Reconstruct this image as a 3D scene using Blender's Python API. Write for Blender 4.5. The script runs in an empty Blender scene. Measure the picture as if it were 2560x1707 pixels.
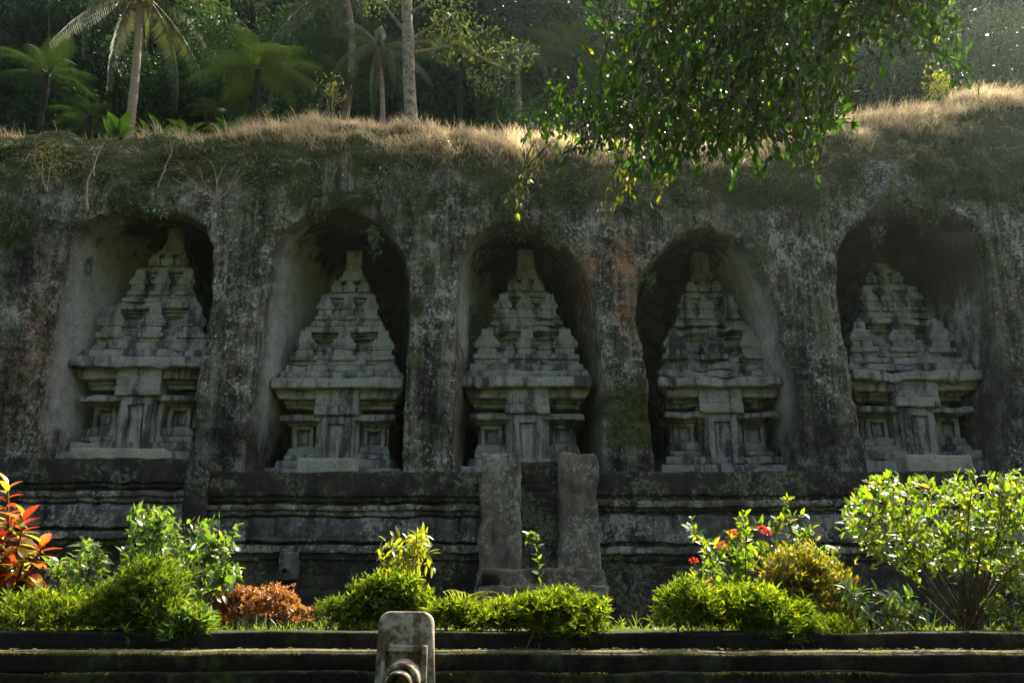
import bpy, math, random
import numpy as np
from mathutils import Vector, Matrix, Quaternion

RNG = np.random.default_rng(7)
random.seed(7)
S = bpy.context.scene
COL = S.collection
PI = math.pi

# ------------------------------------------------------------------ camera, sky, sun, exposure
FOC, PITCH, CAMY = 2250.0, math.radians(16.7), -26.0
cam_d = bpy.data.cameras.new('camera'); cam = bpy.data.objects.new('camera', cam_d); COL.objects.link(cam)
cam_d.sensor_width = 36.0; cam_d.lens = 36.0 * FOC / 2560.0
cam_d.clip_start = 0.1; cam_d.clip_end = 3000.0
cam.location = (0, CAMY, 0); cam.rotation_euler = (PI / 2 + PITCH, 0, 0)
S.camera = cam

SUN_EL, SUN_AZ = math.radians(50.0), math.radians(36.0)      # azimuth: clockwise from the view direction (+Y)
world = bpy.data.worlds.new('World'); S.world = world; world.use_nodes = True
wn = world.node_tree; wn.nodes.clear()
sky = wn.nodes.new('ShaderNodeTexSky'); sky.sky_type = 'NISHITA'; sky.sun_disc = False
sky.sun_elevation = SUN_EL; sky.sun_rotation = SUN_AZ; sky.dust_density = 6.0; sky.air_density = 0.5; sky.ozone_density = 0.0
bg = wn.nodes.new('ShaderNodeBackground'); bg.inputs['Strength'].default_value = 0.15
wo = wn.nodes.new('ShaderNodeOutputWorld')
wn.links.new(sky.outputs[0], bg.inputs['Color']); wn.links.new(bg.outputs[0], wo.inputs['Surface'])
sl = bpy.data.lights.new('sun', 'SUN'); sun = bpy.data.objects.new('sun', sl); COL.objects.link(sun)
sl.energy = 5.0; sl.angle = math.radians(0.5); sl.color = (1.0, 0.90, 0.72)
sdir = Vector((math.cos(SUN_EL) * math.sin(SUN_AZ), math.cos(SUN_EL) * math.cos(SUN_AZ), math.sin(SUN_EL)))
sun.rotation_euler = sdir.to_track_quat('Z', 'Y').to_euler(); sun.location = (30, 30, 60)
S.view_settings.view_transform = 'Standard'; S.view_settings.look = 'None'
S.view_settings.gamma = 1.0; S.view_settings.exposure = 1.92
cy = S.cycles
cy.max_bounces = 8; cy.diffuse_bounces = 3; cy.glossy_bounces = 2; cy.transmission_bounces = 4
cy.transparent_max_bounces = 4; cy.volume_bounces = 0; cy.caustics_reflective = False; cy.caustics_refractive = False
cy.use_denoising = True; cy.sample_clamp_indirect = 4.0

cP, sP = math.cos(PITCH), math.sin(PITCH)
def at(px, py, Y):
    """the point of the plane y = Y that the photograph shows at (px, py) (2560 x 1707 pixels)"""
    rx = (px - 1280.0) / FOC; up = -(py - 853.5) / FOC
    t = (Y - CAMY) / (cP - up * sP)
    return np.array([rx * t, Y, (sP + up * cP) * t])
def mpp(py, Y):
    up = -(py - 853.5) / FOC
    return (Y - CAMY) / (cP - up * sP) / FOC

# ------------------------------------------------------------------ noise
def _h(i, j, k, s):
    n = (i * 374761393 + j * 668265263 + k * 2147483647 + s * 1274126177) & 0xFFFFFFFF
    n = ((n ^ (n >> 13)) * 1274126177) & 0xFFFFFFFF
    return ((n ^ (n >> 16)) & 0xFFFF) / 32767.5 - 1.0
def vnoise(P, s=0):
    P = np.asarray(P, float); I = np.floor(P).astype(np.int64); f = P - I; f = f * f * (3 - 2 * f)
    r = 0
    for a in (0, 1):
        wa = f[..., 0] if a else 1 - f[..., 0]
        for b in (0, 1):
            wb = f[..., 1] if b else 1 - f[..., 1]
            for c in (0, 1):
                wc = f[..., 2] if c else 1 - f[..., 2]
                r = r + wa * wb * wc * _h(I[..., 0] + a, I[..., 1] + b, I[..., 2] + c, s)
    return r
def fbm(P, octv=4, s=0):
    P = np.asarray(P, float); r = 0; a = 1.0; t = 0
    for o in range(octv):
        r = r + a * vnoise(P * (2 ** o) + 17.3 * o, s + o); t += a; a *= 0.5
    return r / t
def sstep(a, b, x):
    t = np.clip((x - a) / (b - a), 0, 1); return t * t * (3 - 2 * t)

# ------------------------------------------------------------------ mesh helpers
def mk(name, V, F, mat=None, smooth=True, attrs=None):
    """one mesh from a vertex array and a face array (all faces of one size) or a list of such arrays"""
    Fs = F if isinstance(F, list) else [F]
    V = np.asarray(V, np.float32)
    me = bpy.data.meshes.new(name)
    me.vertices.add(len(V)); me.vertices.foreach_set('co', V.ravel())
    nl = sum(f.size for f in Fs); npoly = sum(len(f) for f in Fs)
    me.loops.add(nl); me.polygons.add(npoly)
    me.loops.foreach_set('vertex_index', np.concatenate([np.asarray(f, np.int32).ravel() for f in Fs]))
    starts = []; o = 0
    for f in Fs:
        starts.append(o + np.arange(len(f), dtype=np.int32) * f.shape[1]); o += f.size
    me.polygons.foreach_set('loop_start', np.concatenate(starts))
    me.polygons.foreach_set('use_smooth', np.full(npoly, smooth, dtype=bool))
    if attrs:
        for k, a in attrs.items():
            at_ = me.attributes.new(k, 'FLOAT', 'POINT'); at_.data.foreach_set('value', np.asarray(a, np.float32))
    me.update(calc_edges=True)
    if mat: me.materials.append(mat)
    return me
class Geo:
    """collects vertices and quads or triangles"""
    def __init__(self): self.V = []; self.Q = []; self.T = []; self.n = 0
    def add(self, V, F):
        F = np.asarray(F, np.int64) + self.n
        (self.Q if F.shape[1] == 4 else self.T).append(F)
        self.V.append(np.asarray(V, float)); self.n += len(V)
    def mesh(self, name, mat, smooth=True, post=None, attrs=None):
        V = np.concatenate(self.V)
        if post is not None: V = post(V)
        F = []
        if self.Q: F.append(np.concatenate(self.Q))
        if self.T: F.append(np.concatenate(self.T))
        return mk(name, V, F, mat, smooth, attrs(V) if attrs else None)

LOC = {}
def setp(o, label=None, cat=None, group=None, kind=None):
    if label: o['label'] = label
    if cat: o['category'] = cat
    if group: o['group'] = group
    if kind: o['kind'] = kind
    return o
def thing(name, label, cat, loc, group=None):
    o = bpy.data.objects.new(name, None); o.empty_display_size = 0.3
    o.location = loc; COL.objects.link(o); LOC[o.name] = Vector(loc)
    return setp(o, label, cat, group)
def obj(name, me, parent=None, kind=None, label=None):
    """links a mesh whose vertices are in world coordinates"""
    o = bpy.data.objects.new(name, me); COL.objects.link(o)
    if parent is not None:
        o.parent = parent
        if parent.name in LOC: o.matrix_parent_inverse = Matrix.Translation(-LOC[parent.name])
    if kind: o['kind'] = kind
    if label: o['label'] = label
    return o
def structure(name, me):
    return obj(name, me, None, 'structure')
def placed(name, me, parent, pos, R, size):
    """a shared mesh placed by position, 3x3 frame and size; world coordinates"""
    o = bpy.data.objects.new(name, me); COL.objects.link(o); o.parent = parent
    base = LOC.get(parent.name, Vector((0, 0, 0)))
    o.location = Vector(pos) - base
    o.rotation_mode = 'QUATERNION'; o.rotation_quaternion = Matrix(R).to_quaternion()
    o.scale = (size, size, size) if np.isscalar(size) else tuple(size)
    return o

def norm(a): return a / np.maximum(np.linalg.norm(a, axis=-1, keepdims=True), 1e-9)
def frames(d, n):
    """3x3 frames with column y along d and column z close to n"""
    y = norm(d); x = norm(np.cross(y, n)); z = np.cross(x, y)
    return np.stack([x, y, z], axis=-1)
def cloud(pos, R, size, tv, tf):
    """many copies of a small template in one vertex / face array"""
    N = len(pos); size = np.broadcast_to(np.asarray(size, float), (N,))
    V = np.einsum('nij,kj->nki', R, tv) * size[:, None, None] + pos[:, None, :]
    F = tf[None] + (np.arange(N) * len(tv))[:, None, None]
    return V.reshape(-1, 3), F.reshape(-1, tf.shape[1])
def rdir(n, up=0.0, spread=1.0):
    v = RNG.normal(size=(n, 3)) * spread; v[:, 2] += up; return norm(v)

def rbox_geo(x0, x1, y0, y1, z0, z1, r=0.04, seg=0.16, tx=1.0, ty=1.0):
    """subdivided box with rounded edges; tx, ty: scale of the top about the x centre / back face"""
    def lin(a, b):
        n = max(1, int(round((b - a - 2 * r) / seg)))
        return np.concatenate([[a], [a + 0.35 * r], np.linspace(a + r, b - r, n + 1), [b - 0.35 * r], [b]])
    r = min(r, 0.3 * min(x1 - x0, y1 - y0, z1 - z0))
    X, Y, Z = lin(x0, x1), lin(y0, y1), lin(z0, z1)
    V = []; F = []; n = 0
    def face(A, B, make, flip):
        nonlocal n
        a, b = np.meshgrid(A, B, indexing='ij'); P = make(a.ravel(), b.ravel())
        i = np.arange(len(A) * len(B)).reshape(len(A), len(B)) + n
        q = np.stack([i[:-1, :-1], i[1:, :-1], i[1:, 1:], i[:-1, 1:]], -1).reshape(-1, 4)
        if flip: q = q[:, ::-1]
        V.append(P); F.append(q); n += len(P)
    c = lambda v, k: np.full_like(v, k)
    face(X, Z, lambda a, b: np.stack([a, c(a, y0), b], -1), False)
    face(X, Z, lambda a, b: np.stack([a, c(a, y1), b], -1), True)
    face(Y, Z, lambda a, b: np.stack([c(a, x0), a, b], -1), True)
    face(Y, Z, lambda a, b: np.stack([c(a, x1), a, b], -1), False)
    face(X, Y, lambda a, b: np.stack([a, b, c(a, z0)], -1), True)
    face(X, Y, lambda a, b: np.stack([a, b, c(a, z1)], -1), False)
    P = np.concatenate(V); F = np.concatenate(F)
    lo = np.array([x0, y0, z0]) + r; hi = np.array([x1, y1, z1]) - r
    Q = np.clip(P, lo, hi); D = P - Q; L = np.linalg.norm(D, axis=1, keepdims=True)
    P = np.where(L > 1e-9, Q + D / np.maximum(L, 1e-9) * np.minimum(L, r), P)
    if tx != 1.0 or ty != 1.0:
        k = (P[:, 2] - z0) / (z1 - z0); xc = 0.5 * (x0 + x1)
        P[:, 0] = xc + (P[:, 0] - xc) * (1 + (tx - 1) * k)
        P[:, 1] = y1 + (P[:, 1] - y1) * (1 + (ty - 1) * k)
    return P, F
def weather(amp=0.03, s=0, f=1.6):
    def post(V):
        d = np.stack([fbm(V * f + 31 * k, 4, s + 11 * k) for k in range(3)], -1)
        return V + d * amp
    return post

def tube(path, rad, n=8, cap=True):
    path = np.asarray(path, float); rad = np.broadcast_to(np.asarray(rad, float), (len(path),))
    T = norm(np.gradient(path, axis=0)); ref = np.array([0.13, 0.31, 0.94])
    if abs(T[0] @ ref) > 0.9: ref = np.array([1.0, 0.1, 0.0])
    V = []
    for p, t, r in zip(path, T, rad):
        x = norm(np.cross(t, ref)); y = np.cross(t, x)
        a = np.linspace(0, 2 * PI, n, endpoint=False)
        V.append(p + r * (np.cos(a)[:, None] * x + np.sin(a)[:, None] * y))
    V = np.concatenate(V); m = len(path)
    i = np.arange(m * n).reshape(m, n); j = np.roll(i, -1, 1)
    F = np.stack([i[:-1], j[:-1], j[1:], i[1:]], -1).reshape(-1, 4)
    return V, F
def bez(a, b, c, n=8):
    t = np.linspace(0, 1, n)[:, None]; a, b, c = map(np.asarray, (a, b, c))
    return (1 - t) ** 2 * a + 2 * t * (1 - t) * b + t * t * c

# ------------------------------------------------------------------ materials
class NT:
    def __init__(self, name):
        self.m = bpy.data.materials.new(name); self.m.use_nodes = True
        self.t = self.m.node_tree; self.t.nodes.clear(); self.out = self.n('ShaderNodeOutputMaterial')
    def n(self, typ, **kw):
        nd = self.t.nodes.new(typ)
        for k, v in kw.items():
            if k.startswith('i_'): nd.inputs[k[2:].replace('_', ' ')].default_value = v
            else: setattr(nd, k, v)
        return nd
    def l(self, a, b): self.t.links.new(a, b)
    def noise(self, scale, detail=4, rough=0.6, vec=None, stretch=None):
        nd = self.n('ShaderNodeTexNoise', i_Scale=scale, i_Detail=detail, i_Roughness=rough)
        if stretch:
            mp = self.n('ShaderNodeMapping'); mp.inputs['Scale'].default_value = stretch
            self.l(self.co, mp.inputs[0]); self.l(mp.outputs[0], nd.inputs['Vector'])
        else: self.l(self.co, nd.inputs['Vector'])
        return nd.outputs['Fac']
    def coords(self):
        g = self.n('ShaderNodeNewGeometry'); self.co = g.outputs['Position']; return self.co
    def ramp(self, fac, a, b):
        nd = self.n('ShaderNodeMapRange'); nd.interpolation_type = 'SMOOTHSTEP'
        nd.inputs['From Min'].default_value = a; nd.inputs['From Max'].default_value = b
        self.l(fac, nd.inputs['Value']); return nd.outputs[0]
    def math(self, op, a, b=None):
        nd = self.n('ShaderNodeMath', operation=op)
        for k, v in enumerate((a, b)):
            if v is None: continue
            if isinstance(v, (int, float)): nd.inputs[k].default_value = v
            else: self.l(v, nd.inputs[k])
        return nd.outputs[0]
    def mix(self, fac, a, b):
        nd = self.n('ShaderNodeMix', data_type='RGBA')
        for sock, v in ((nd.inputs[0], fac), (nd.inputs[6], a), (nd.inputs[7], b)):
            if isinstance(v, (int, float)): sock.default_value = v
            elif isinstance(v, tuple): sock.default_value = (*v, 1.0)
            else: self.l(v, sock)
        return nd.outputs[2]
    def grain(self, col, lo=0.5, hi=1.5, scale=20):
        nd = self.n('ShaderNodeMapRange'); nd.inputs['From Min'].default_value = 0.33; nd.inputs['From Max'].default_value = 0.67
        nd.inputs['To Min'].default_value = lo; nd.inputs['To Max'].default_value = hi; self.l(self.noise(scale, 5, 0.85), nd.inputs['Value'])
        mx = self.n('ShaderNodeMix', data_type='RGBA', blend_type='MULTIPLY'); mx.inputs[0].default_value = 1.0
        self.l(col, mx.inputs[6]); cb = self.n('ShaderNodeCombineColor')
        for k in range(3): self.l(nd.outputs[0], cb.inputs[k])
        self.l(cb.outputs[0], mx.inputs[7]); return mx.outputs[2]
    def attr(self, name):
        nd = self.n('ShaderNodeAttribute', attribute_name=name); return nd.outputs['Fac']
    def bump(self, h, strength=0.5, dist=0.05):
        nd = self.n('ShaderNodeBump', i_Strength=strength, i_Distance=dist); self.l(h, nd.inputs['Height']); return nd.outputs[0]
    def principled(self, col, rough=0.9, normal=None, spec=0.25):
        p = self.n('ShaderNodeBsdfPrincipled', i_Roughness=rough); p.inputs['Specular IOR Level'].default_value = spec
        if isinstance(col, tuple): p.inputs['Base Color'].default_value = (*col, 1.0)
        else: self.l(col, p.inputs['Base Color'])
        if not isinstance(rough, (int, float)): self.l(rough, p.inputs['Roughness'])
        if normal is not None: self.l(normal, p.inputs['Normal'])
        return p
    def done(self, sh):
        self.l(sh.outputs[0], self.out.inputs['Surface']); return self.m

def speckle(m, big, mid, fine, grit, lo, hi, km=0.55, kb=0.55):
    """clustered pale crust: many scales added, so that specks gather into patches"""
    v = m.math('ADD', m.math('MULTIPLY', fine, 0.55), m.math('MULTIPLY', grit, 0.35))
    v = m.math('ADD', v, m.math('MULTIPLY', m.math('SUBTRACT', mid, 0.5), km))
    v = m.math('ADD', v, m.math('MULTIPLY', m.math('SUBTRACT', big, 0.5), kb))
    return m.ramp(v, lo, hi)
def cliff_material():
    m = NT('tuff_cliff'); m.coords()
    big = m.noise(0.5, 4, 0.6); mid = m.noise(2.0, 6, 0.65); fine = m.noise(9, 5, 0.7); grit = m.noise(34, 4, 0.75); pits = m.noise(19, 3, 0.6)
    streak = m.noise(1.0, 6, 0.7, stretch=(2.2, 2.2, 0.26))
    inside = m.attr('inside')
    streak2 = m.noise(1.0, 5, 0.7, stretch=(6, 6, 0.2))
    col = m.mix(m.ramp(mid, 0.32, 0.68), (0.105, 0.100, 0.066), (0.225, 0.215, 0.155))
    col = m.mix(m.math('MULTIPLY', m.ramp(big, 0.42, 0.66), 0.6), col, (0.14, 0.120, 0.070))
    col = m.mix(m.math('MULTIPLY', m.ramp(streak, 0.45, 0.58), 0.8), col, (0.032, 0.029, 0.021))
    col = m.mix(m.math('MULTIPLY', m.ramp(streak2, 0.51, 0.60), 0.8), col, (0.028, 0.026, 0.02))
    col = m.mix(m.math('MULTIPLY', m.ramp(streak2, 0.42, 0.33), 0.45), col, (0.34, 0.335, 0.27))
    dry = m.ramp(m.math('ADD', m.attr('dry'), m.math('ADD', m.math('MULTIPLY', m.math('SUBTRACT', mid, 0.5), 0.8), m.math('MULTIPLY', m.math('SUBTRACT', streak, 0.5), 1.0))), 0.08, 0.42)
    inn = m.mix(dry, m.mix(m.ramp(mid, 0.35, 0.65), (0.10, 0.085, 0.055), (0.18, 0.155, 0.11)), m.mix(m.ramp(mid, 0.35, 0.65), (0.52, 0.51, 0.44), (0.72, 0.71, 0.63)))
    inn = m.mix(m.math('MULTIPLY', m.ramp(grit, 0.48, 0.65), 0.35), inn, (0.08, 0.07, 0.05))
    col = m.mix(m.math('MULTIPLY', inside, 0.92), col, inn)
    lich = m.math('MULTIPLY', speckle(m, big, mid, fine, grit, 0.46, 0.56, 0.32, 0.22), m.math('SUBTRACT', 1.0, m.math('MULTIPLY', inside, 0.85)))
    col = m.mix(m.math('MULTIPLY', lich, 0.8), col, m.mix(m.ramp(pits, 0.4, 0.6), (0.30, 0.295, 0.25), (0.60, 0.60, 0.53)))
    col = m.mix(m.math('MULTIPLY', m.ramp(pits, 0.60, 0.70), 0.7), col, (0.03, 0.026, 0.02))
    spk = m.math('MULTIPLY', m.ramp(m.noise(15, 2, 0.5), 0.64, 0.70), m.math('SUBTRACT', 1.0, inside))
    col = m.mix(m.math('MULTIPLY', spk, 0.75), col, (0.64, 0.64, 0.54))
    col = m.grain(col)
    blk = m.math('MULTIPLY', m.attr('black'), m.ramp(m.math('ADD', m.math('MULTIPLY', streak, 0.5), m.math('MULTIPLY', fine, 0.5)), 0.32, 0.50))
    col = m.mix(m.math('MULTIPLY', blk, 0.93), col, (0.016, 0.015, 0.015))
    org = m.math('MULTIPLY', m.attr('orange'), m.ramp(m.math('ADD', m.math('MULTIPLY', mid, 0.5), m.math('MULTIPLY', fine, 0.5)), 0.44, 0.58))
    col = m.mix(m.math('MULTIPLY', org, 0.9), col, (0.42, 0.14, 0.035))
    mossc = m.mix(m.ramp(fine, 0.35, 0.65), (0.022, 0.032, 0.009), (0.078, 0.086, 0.024))
    mossc = m.mix(m.math('MULTIPLY', m.ramp(mid, 0.52, 0.70), 0.7), mossc, (0.085, 0.070, 0.038))
    mossc = m.mix(m.math('MULTIPLY', m.ramp(grit, 0.5, 0.62), 0.5), mossc, (0.012, 0.012, 0.006))
    mo = m.math('MULTIPLY', m.ramp(m.math('ADD', m.attr('moss'), m.math('ADD', m.math('MULTIPLY', m.math('SUBTRACT', mid, 0.5), 1.2), m.math('MULTIPLY', m.math('SUBTRACT', fine, 0.5), 0.9))), 0.35, 0.6), 0.95)
    col = m.mix(mo, col, mossc)
    h = m.math('ADD', m.math('MULTIPLY', mid, 0.5), m.math('ADD', m.math('MULTIPLY', fine, 0.45), m.math('ADD', m.math('MULTIPLY', grit, 0.22), m.math('MULTIPLY', pits, -0.15))))
    return m.done(m.principled(col, 0.95, m.bump(h, 1.0, 0.17), 0.12))

def stone_material(name, c0, c1, lichen=0.5, moss=0.3, black=0.4, pale=(0.44, 0.44, 0.39), lo=0.47):
    m = NT(name); m.coords()
    g = m.n('ShaderNodeNewGeometry'); sx = m.n('ShaderNodeSeparateXYZ'); m.l(g.outputs['Normal'], sx.inputs[0]); nz = sx.outputs[2]
    big = m.noise(0.55, 4, 0.6); mid = m.noise(1.8, 6, 0.65); fine = m.noise(9, 5, 0.7); grit = m.noise(34, 4, 0.75); streak = m.noise(1.1, 6, 0.65, stretch=(2.2, 2.2, 0.32))
    col = m.mix(m.ramp(mid, 0.3, 0.7), c0, c1)
    col = m.mix(m.math('MULTIPLY', m.ramp(streak, 0.46, 0.62), black), col, (0.022, 0.022, 0.023))
    col = m.mix(m.math('MULTIPLY', speckle(m, big, mid, fine, grit, lo, lo + 0.11), lichen), col, m.mix(m.ramp(grit, 0.4, 0.6), tuple(0.6 * v for v in pale), pale))
    col = m.grain(col, 0.55, 1.45)
    ms = m.math('ADD', m.math('ADD', m.math('MULTIPLY', nz, 0.12), m.math('MULTIPLY', mid, 0.55)), m.math('ADD', m.math('MULTIPLY', big, 0.3), m.math('MULTIPLY', fine, 0.15)))
    ms = m.math('MULTIPLY', m.ramp(ms, 0.49, 0.60), moss)
    col = m.mix(ms, col, m.mix(m.ramp(fine, 0.4, 0.6), (0.014, 0.020, 0.006), (0.060, 0.072, 0.018)))
    h = m.math('ADD', m.math('MULTIPLY', mid, 0.45), m.math('ADD', m.math('MULTIPLY', fine, 0.45), m.math('MULTIPLY', grit, 0.2)))
    return m.done(m.principled(col, 0.93, m.bump(h, 0.95, 0.07), 0.12))

def leaf_material(name, ca, cb, transl=0.45, rough=0.4, spec=0.5, cc=None, pc=0.15, tcol=None):
    m = NT(name)
    g = m.n('ShaderNodeNewGeometry'); oi = m.n('ShaderNodeObjectInfo')
    r = m.math('FRACT', m.math('ADD', g.outputs['Random Per Island'], oi.outputs['Random']))
    col = m.mix(r, ca, cb)
    if cc is not None:
        r2 = m.math('FRACT', m.math('MULTIPLY', r, 7.31))
        col = m.mix(m.math('LESS_THAN', r2, pc), col, cc)
    p = m.principled(col, rough, None, spec)
    tr = m.n('ShaderNodeBsdfTranslucent')
    tc = m.n('ShaderNodeMix', data_type='RGBA', blend_type='MULTIPLY'); tc.inputs[0].default_value = 1.0
    m.l(col, tc.inputs[6]); tc.inputs[7].default_value = (*(tcol or (1.9, 1.7, 0.5)), 1.0)
    m.l(tc.outputs[2], tr.inputs['Color'])
    mx = m.n('ShaderNodeMixShader'); mx.inputs[0].default_value = transl
    m.l(p.outputs[0], mx.inputs[1]); m.l(tr.outputs[0], mx.inputs[2])
    return m.done(mx)

def bark_material(name, a, b, sc=(6, 6, 1.2), spots=None):
    m = NT(name); m.coords()
    n1 = m.noise(1.6, 5, 0.7, stretch=sc); n2 = m.noise(5, 4, 0.6)
    col = m.mix(m.ramp(n1, 0.3, 0.7), a, b)
    if spots: col = m.mix(m.math('MULTIPLY', m.ramp(n2, 0.5, 0.62), 0.8), col, spots)
    return m.done(m.principled(col, 0.9, m.bump(n1, 0.7, 0.04), 0.2))

M_CLIFF = cliff_material()
M_CANDI = stone_material('carved_tuff', (0.175, 0.172, 0.157), (0.39, 0.382, 0.352), 0.55, 0.3, 0.8, (0.48, 0.50, 0.43), 0.48)
M_CANDI2 = stone_material('sooty_tuff', (0.145, 0.143, 0.133), (0.345, 0.338, 0.314), 0.55, 0.3, 0.92, (0.46, 0.47, 0.42), 0.48)
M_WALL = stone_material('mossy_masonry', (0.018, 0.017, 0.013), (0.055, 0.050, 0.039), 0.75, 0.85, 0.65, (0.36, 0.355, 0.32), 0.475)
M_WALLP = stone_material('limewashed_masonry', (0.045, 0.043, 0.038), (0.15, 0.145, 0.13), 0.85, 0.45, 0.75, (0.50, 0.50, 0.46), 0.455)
M_POST = stone_material('lichened_post', (0.07, 0.06, 0.046), (0.17, 0.15, 0.115), 0.8, 0.5, 0.5, (0.42, 0.42, 0.37), 0.46)
M_SLAB = stone_material('pale_slab', (0.20, 0.20, 0.15), (0.36, 0.36, 0.28), 0.6, 0.35, 0.25)
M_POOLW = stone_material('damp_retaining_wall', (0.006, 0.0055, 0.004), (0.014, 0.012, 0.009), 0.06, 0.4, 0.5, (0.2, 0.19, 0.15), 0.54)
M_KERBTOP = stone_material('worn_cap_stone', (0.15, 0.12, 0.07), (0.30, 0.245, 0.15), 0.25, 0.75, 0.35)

# ------------------------------------------------------------------ ground
def sheet(name, x0, x1, y0, y1, z, nx, ny, mat, amp=0.0):
    a, b = np.meshgrid(np.linspace(x0, x1, nx), np.linspace(y0, y1, ny), indexing='ij')
    V = np.stack([a.ravel(), b.ravel(), np.full(a.size, z)], -1)
    if amp: V[:, 2] += amp * fbm(V * 0.6, 3, 5)
    i = np.arange(nx * ny).reshape(nx, ny)
    F = np.stack([i[:-1, :-1], i[1:, :-1], i[1:, 1:], i[:-1, 1:]], -1).reshape(-1, 4)
    return structure(name, mk(name, V, F, mat))
def soil_material(name, a, b):
    m = NT(name); m.coords(); n1 = m.noise(1.2, 6, 0.7); n2 = m.noise(14, 4, 0.7)
    col = m.mix(m.ramp(n1, 0.35, 0.65), a, b); h = m.math('ADD', n1, m.math('MULTIPLY', n2, 0.4))
    return m.done(m.principled(col, 0.95, m.bump(h, 0.8, 0.06), 0.15))
M_SOIL = soil_material('dark_garden_soil', (0.035, 0.028, 0.018), (0.06, 0.065, 0.025))
M_FIELD = soil_material('valley_ground', (0.04, 0.05, 0.02), (0.08, 0.075, 0.04))
Z_G = float(at(1280, 1578, -17.7)[2])          # garden soil level
Z_LEDGE = float(at(1280, 1626, -18.0)[2])      # top of the retaining wall
Z_T = float(at(900, 1180, -2.0)[2])            # terrace floor in front of the shrines
sheet('ground', -150, 150, -160, 150, -2.6, 40, 40, M_FIELD, 0.0)
sheet('planting_bed', -40, 40, -17.1, -14.6, Z_G - 0.03, 160, 10, M_SOIL, 0.05)
sheet('courtyard', -40, 40, -14.65, -1.0, Z_G - 0.42, 90, 30, M_SOIL, 0.05)
mw = NT('pool_water_surface'); mw.coords()
mwp = mw.principled((0.015, 0.022, 0.015), 0.08, mw.bump(mw.noise(6, 3, 0.5), 0.25, 0.05), 0.5)
sheet('pool_water', -40, 40, -25.0, -17.9, -1.9, 4, 4, mw.done(mwp))
sheet('path', -40, 40, -45.0, -25.0, -1.75, 20, 20, M_SOIL, 0.03)

a_, b_ = np.meshgrid(np.linspace(-140, 140, 90), np.linspace(0, 1, 50), indexing='ij')
V = np.stack([a_.ravel(), -44 - 75 * b_.ravel(), -1.9 + 46 * b_.ravel() ** 1.1], -1); V[:, 2] += 3.0 * b_.ravel() * fbm(V * .06, 4, 300) + .8 * fbm(V * .4, 3, 303)
i_ = np.arange(90 * 50).reshape(90, 50)
structure('unseen_hillside', mk('unseen_hillside', V, np.stack([i_[:-1, :-1], i_[:-1, 1:], i_[1:, 1:], i_[1:, :-1]], -1).reshape(-1, 4), soil_material('wooded_slope', (0.02, 0.035, 0.012), (0.05, 0.075, 0.025))))  # unseen slope behind the camera, added to block low sky and deepen recesses

# ------------------------------------------------------------------ the cliff with its five arched niches
NICHE_PX = [
 [(69,1175),(87,1077),(115,870),(138,710),(170,560),(230,525),(300,508),(390,503),(460,525),(505,560),(522,610),(522,687),(510,801),(496,893),(487,985),(477,1175)],
 [(598,1200),(612,1077),(628,985),(650,801),(676,612),(705,560),(784,517),(857,508),(921,536),(985,590),(1012,636),(1020,687),(1022,801),(1013,893),(1009,1031),(1006,1200)],
 [(1138,1200),(1138,870),(1138,690),(1150,630),(1178,586),(1233,549),(1290,536),(1375,566),(1425,609),(1467,664),(1490,710),(1502,801),(1509,893),(1511,985),(1504,1200)],
 [(1642,1200),(1620,962),(1606,861),(1594,801),(1590,720),(1615,664),(1675,600),(1730,566),(1785,556),(1835,578),(1885,632),(1927,700),(1955,778),(1972,870),(1990,939),(2003,1031),(2000,1200)],
 [(2174,1200),(2151,1054),(2133,962),(2124,893),(2113,801),(2106,700),(2108,625),(2138,558),(2190,515),(2275,492),(2367,506),(2436,545),(2472,618),(2488,710),(2508,847),(2520,1031),(2530,1200)]]
NICHES = [np.array([at(px, py, 0.0)[[0, 2]] for px, py in P]) for P in NICHE_PX]
def sdist(P, poly):
    """signed distance (positive inside) of 2D points to a polygon"""
    d = np.full(len(P), 1e9); ins = np.zeros(len(P), bool); n = len(poly)
    for i in range(n):
        a = poly[i]; b = poly[(i + 1) % n]; e = b - a; w = P - a
        t = np.clip((w @ e) / (e @ e), 0, 1); q = w - t[:, None] * e
        d = np.minimum(d, np.einsum('ij,ij->i', q, q))
        c = (a[1] > P[:, 1]) != (b[1] > P[:, 1])
        with np.errstate(divide='ignore', invalid='ignore'):
            xi = a[0] + (P[:, 1] - a[1]) / (b[1] - a[1]) * (b[0] - a[0])
        ins ^= c & (P[:, 0] < xi)
    d = np.sqrt(d); return np.where(ins, d, -d)

TOP_PX = [(-900,345),(-300,345),(0,345),(150,345),(350,352),(520,345),(650,318),(720,303),(850,308),(1000,316),(1150,330),(1300,345),(1450,368),(1600,385),(1800,380),(1950,350),(2100,312),(2300,272),(2450,252),(2560,243),(2900,215),(3600,180)]
TOPW = np.array([at(px, py + np.interp(px, (450, 650, 1100, 1350), (20, 36, 36, 20)), 3.4) for px, py in TOP_PX])
LIP_PX = [(-900,470),(0,470),(250,478),(520,470),(700,490),(1000,470),(1250,500),(1500,500),(1900,505),(2100,470),(2300,462),(2560,450),(3600,430)]
LIPW = np.array([at(px, py, 0.3) for px, py in LIP_PX])
def z_top(x): return np.interp(x, TOPW[:, 0], TOPW[:, 2])
def z_lip(x): return np.interp(x, LIPW[:, 0], LIPW[:, 2])
DN = 4.8
YB = 3.4
def wall_y(x, z): return 0.05 * (z - Z_T) - 0.05
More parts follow.
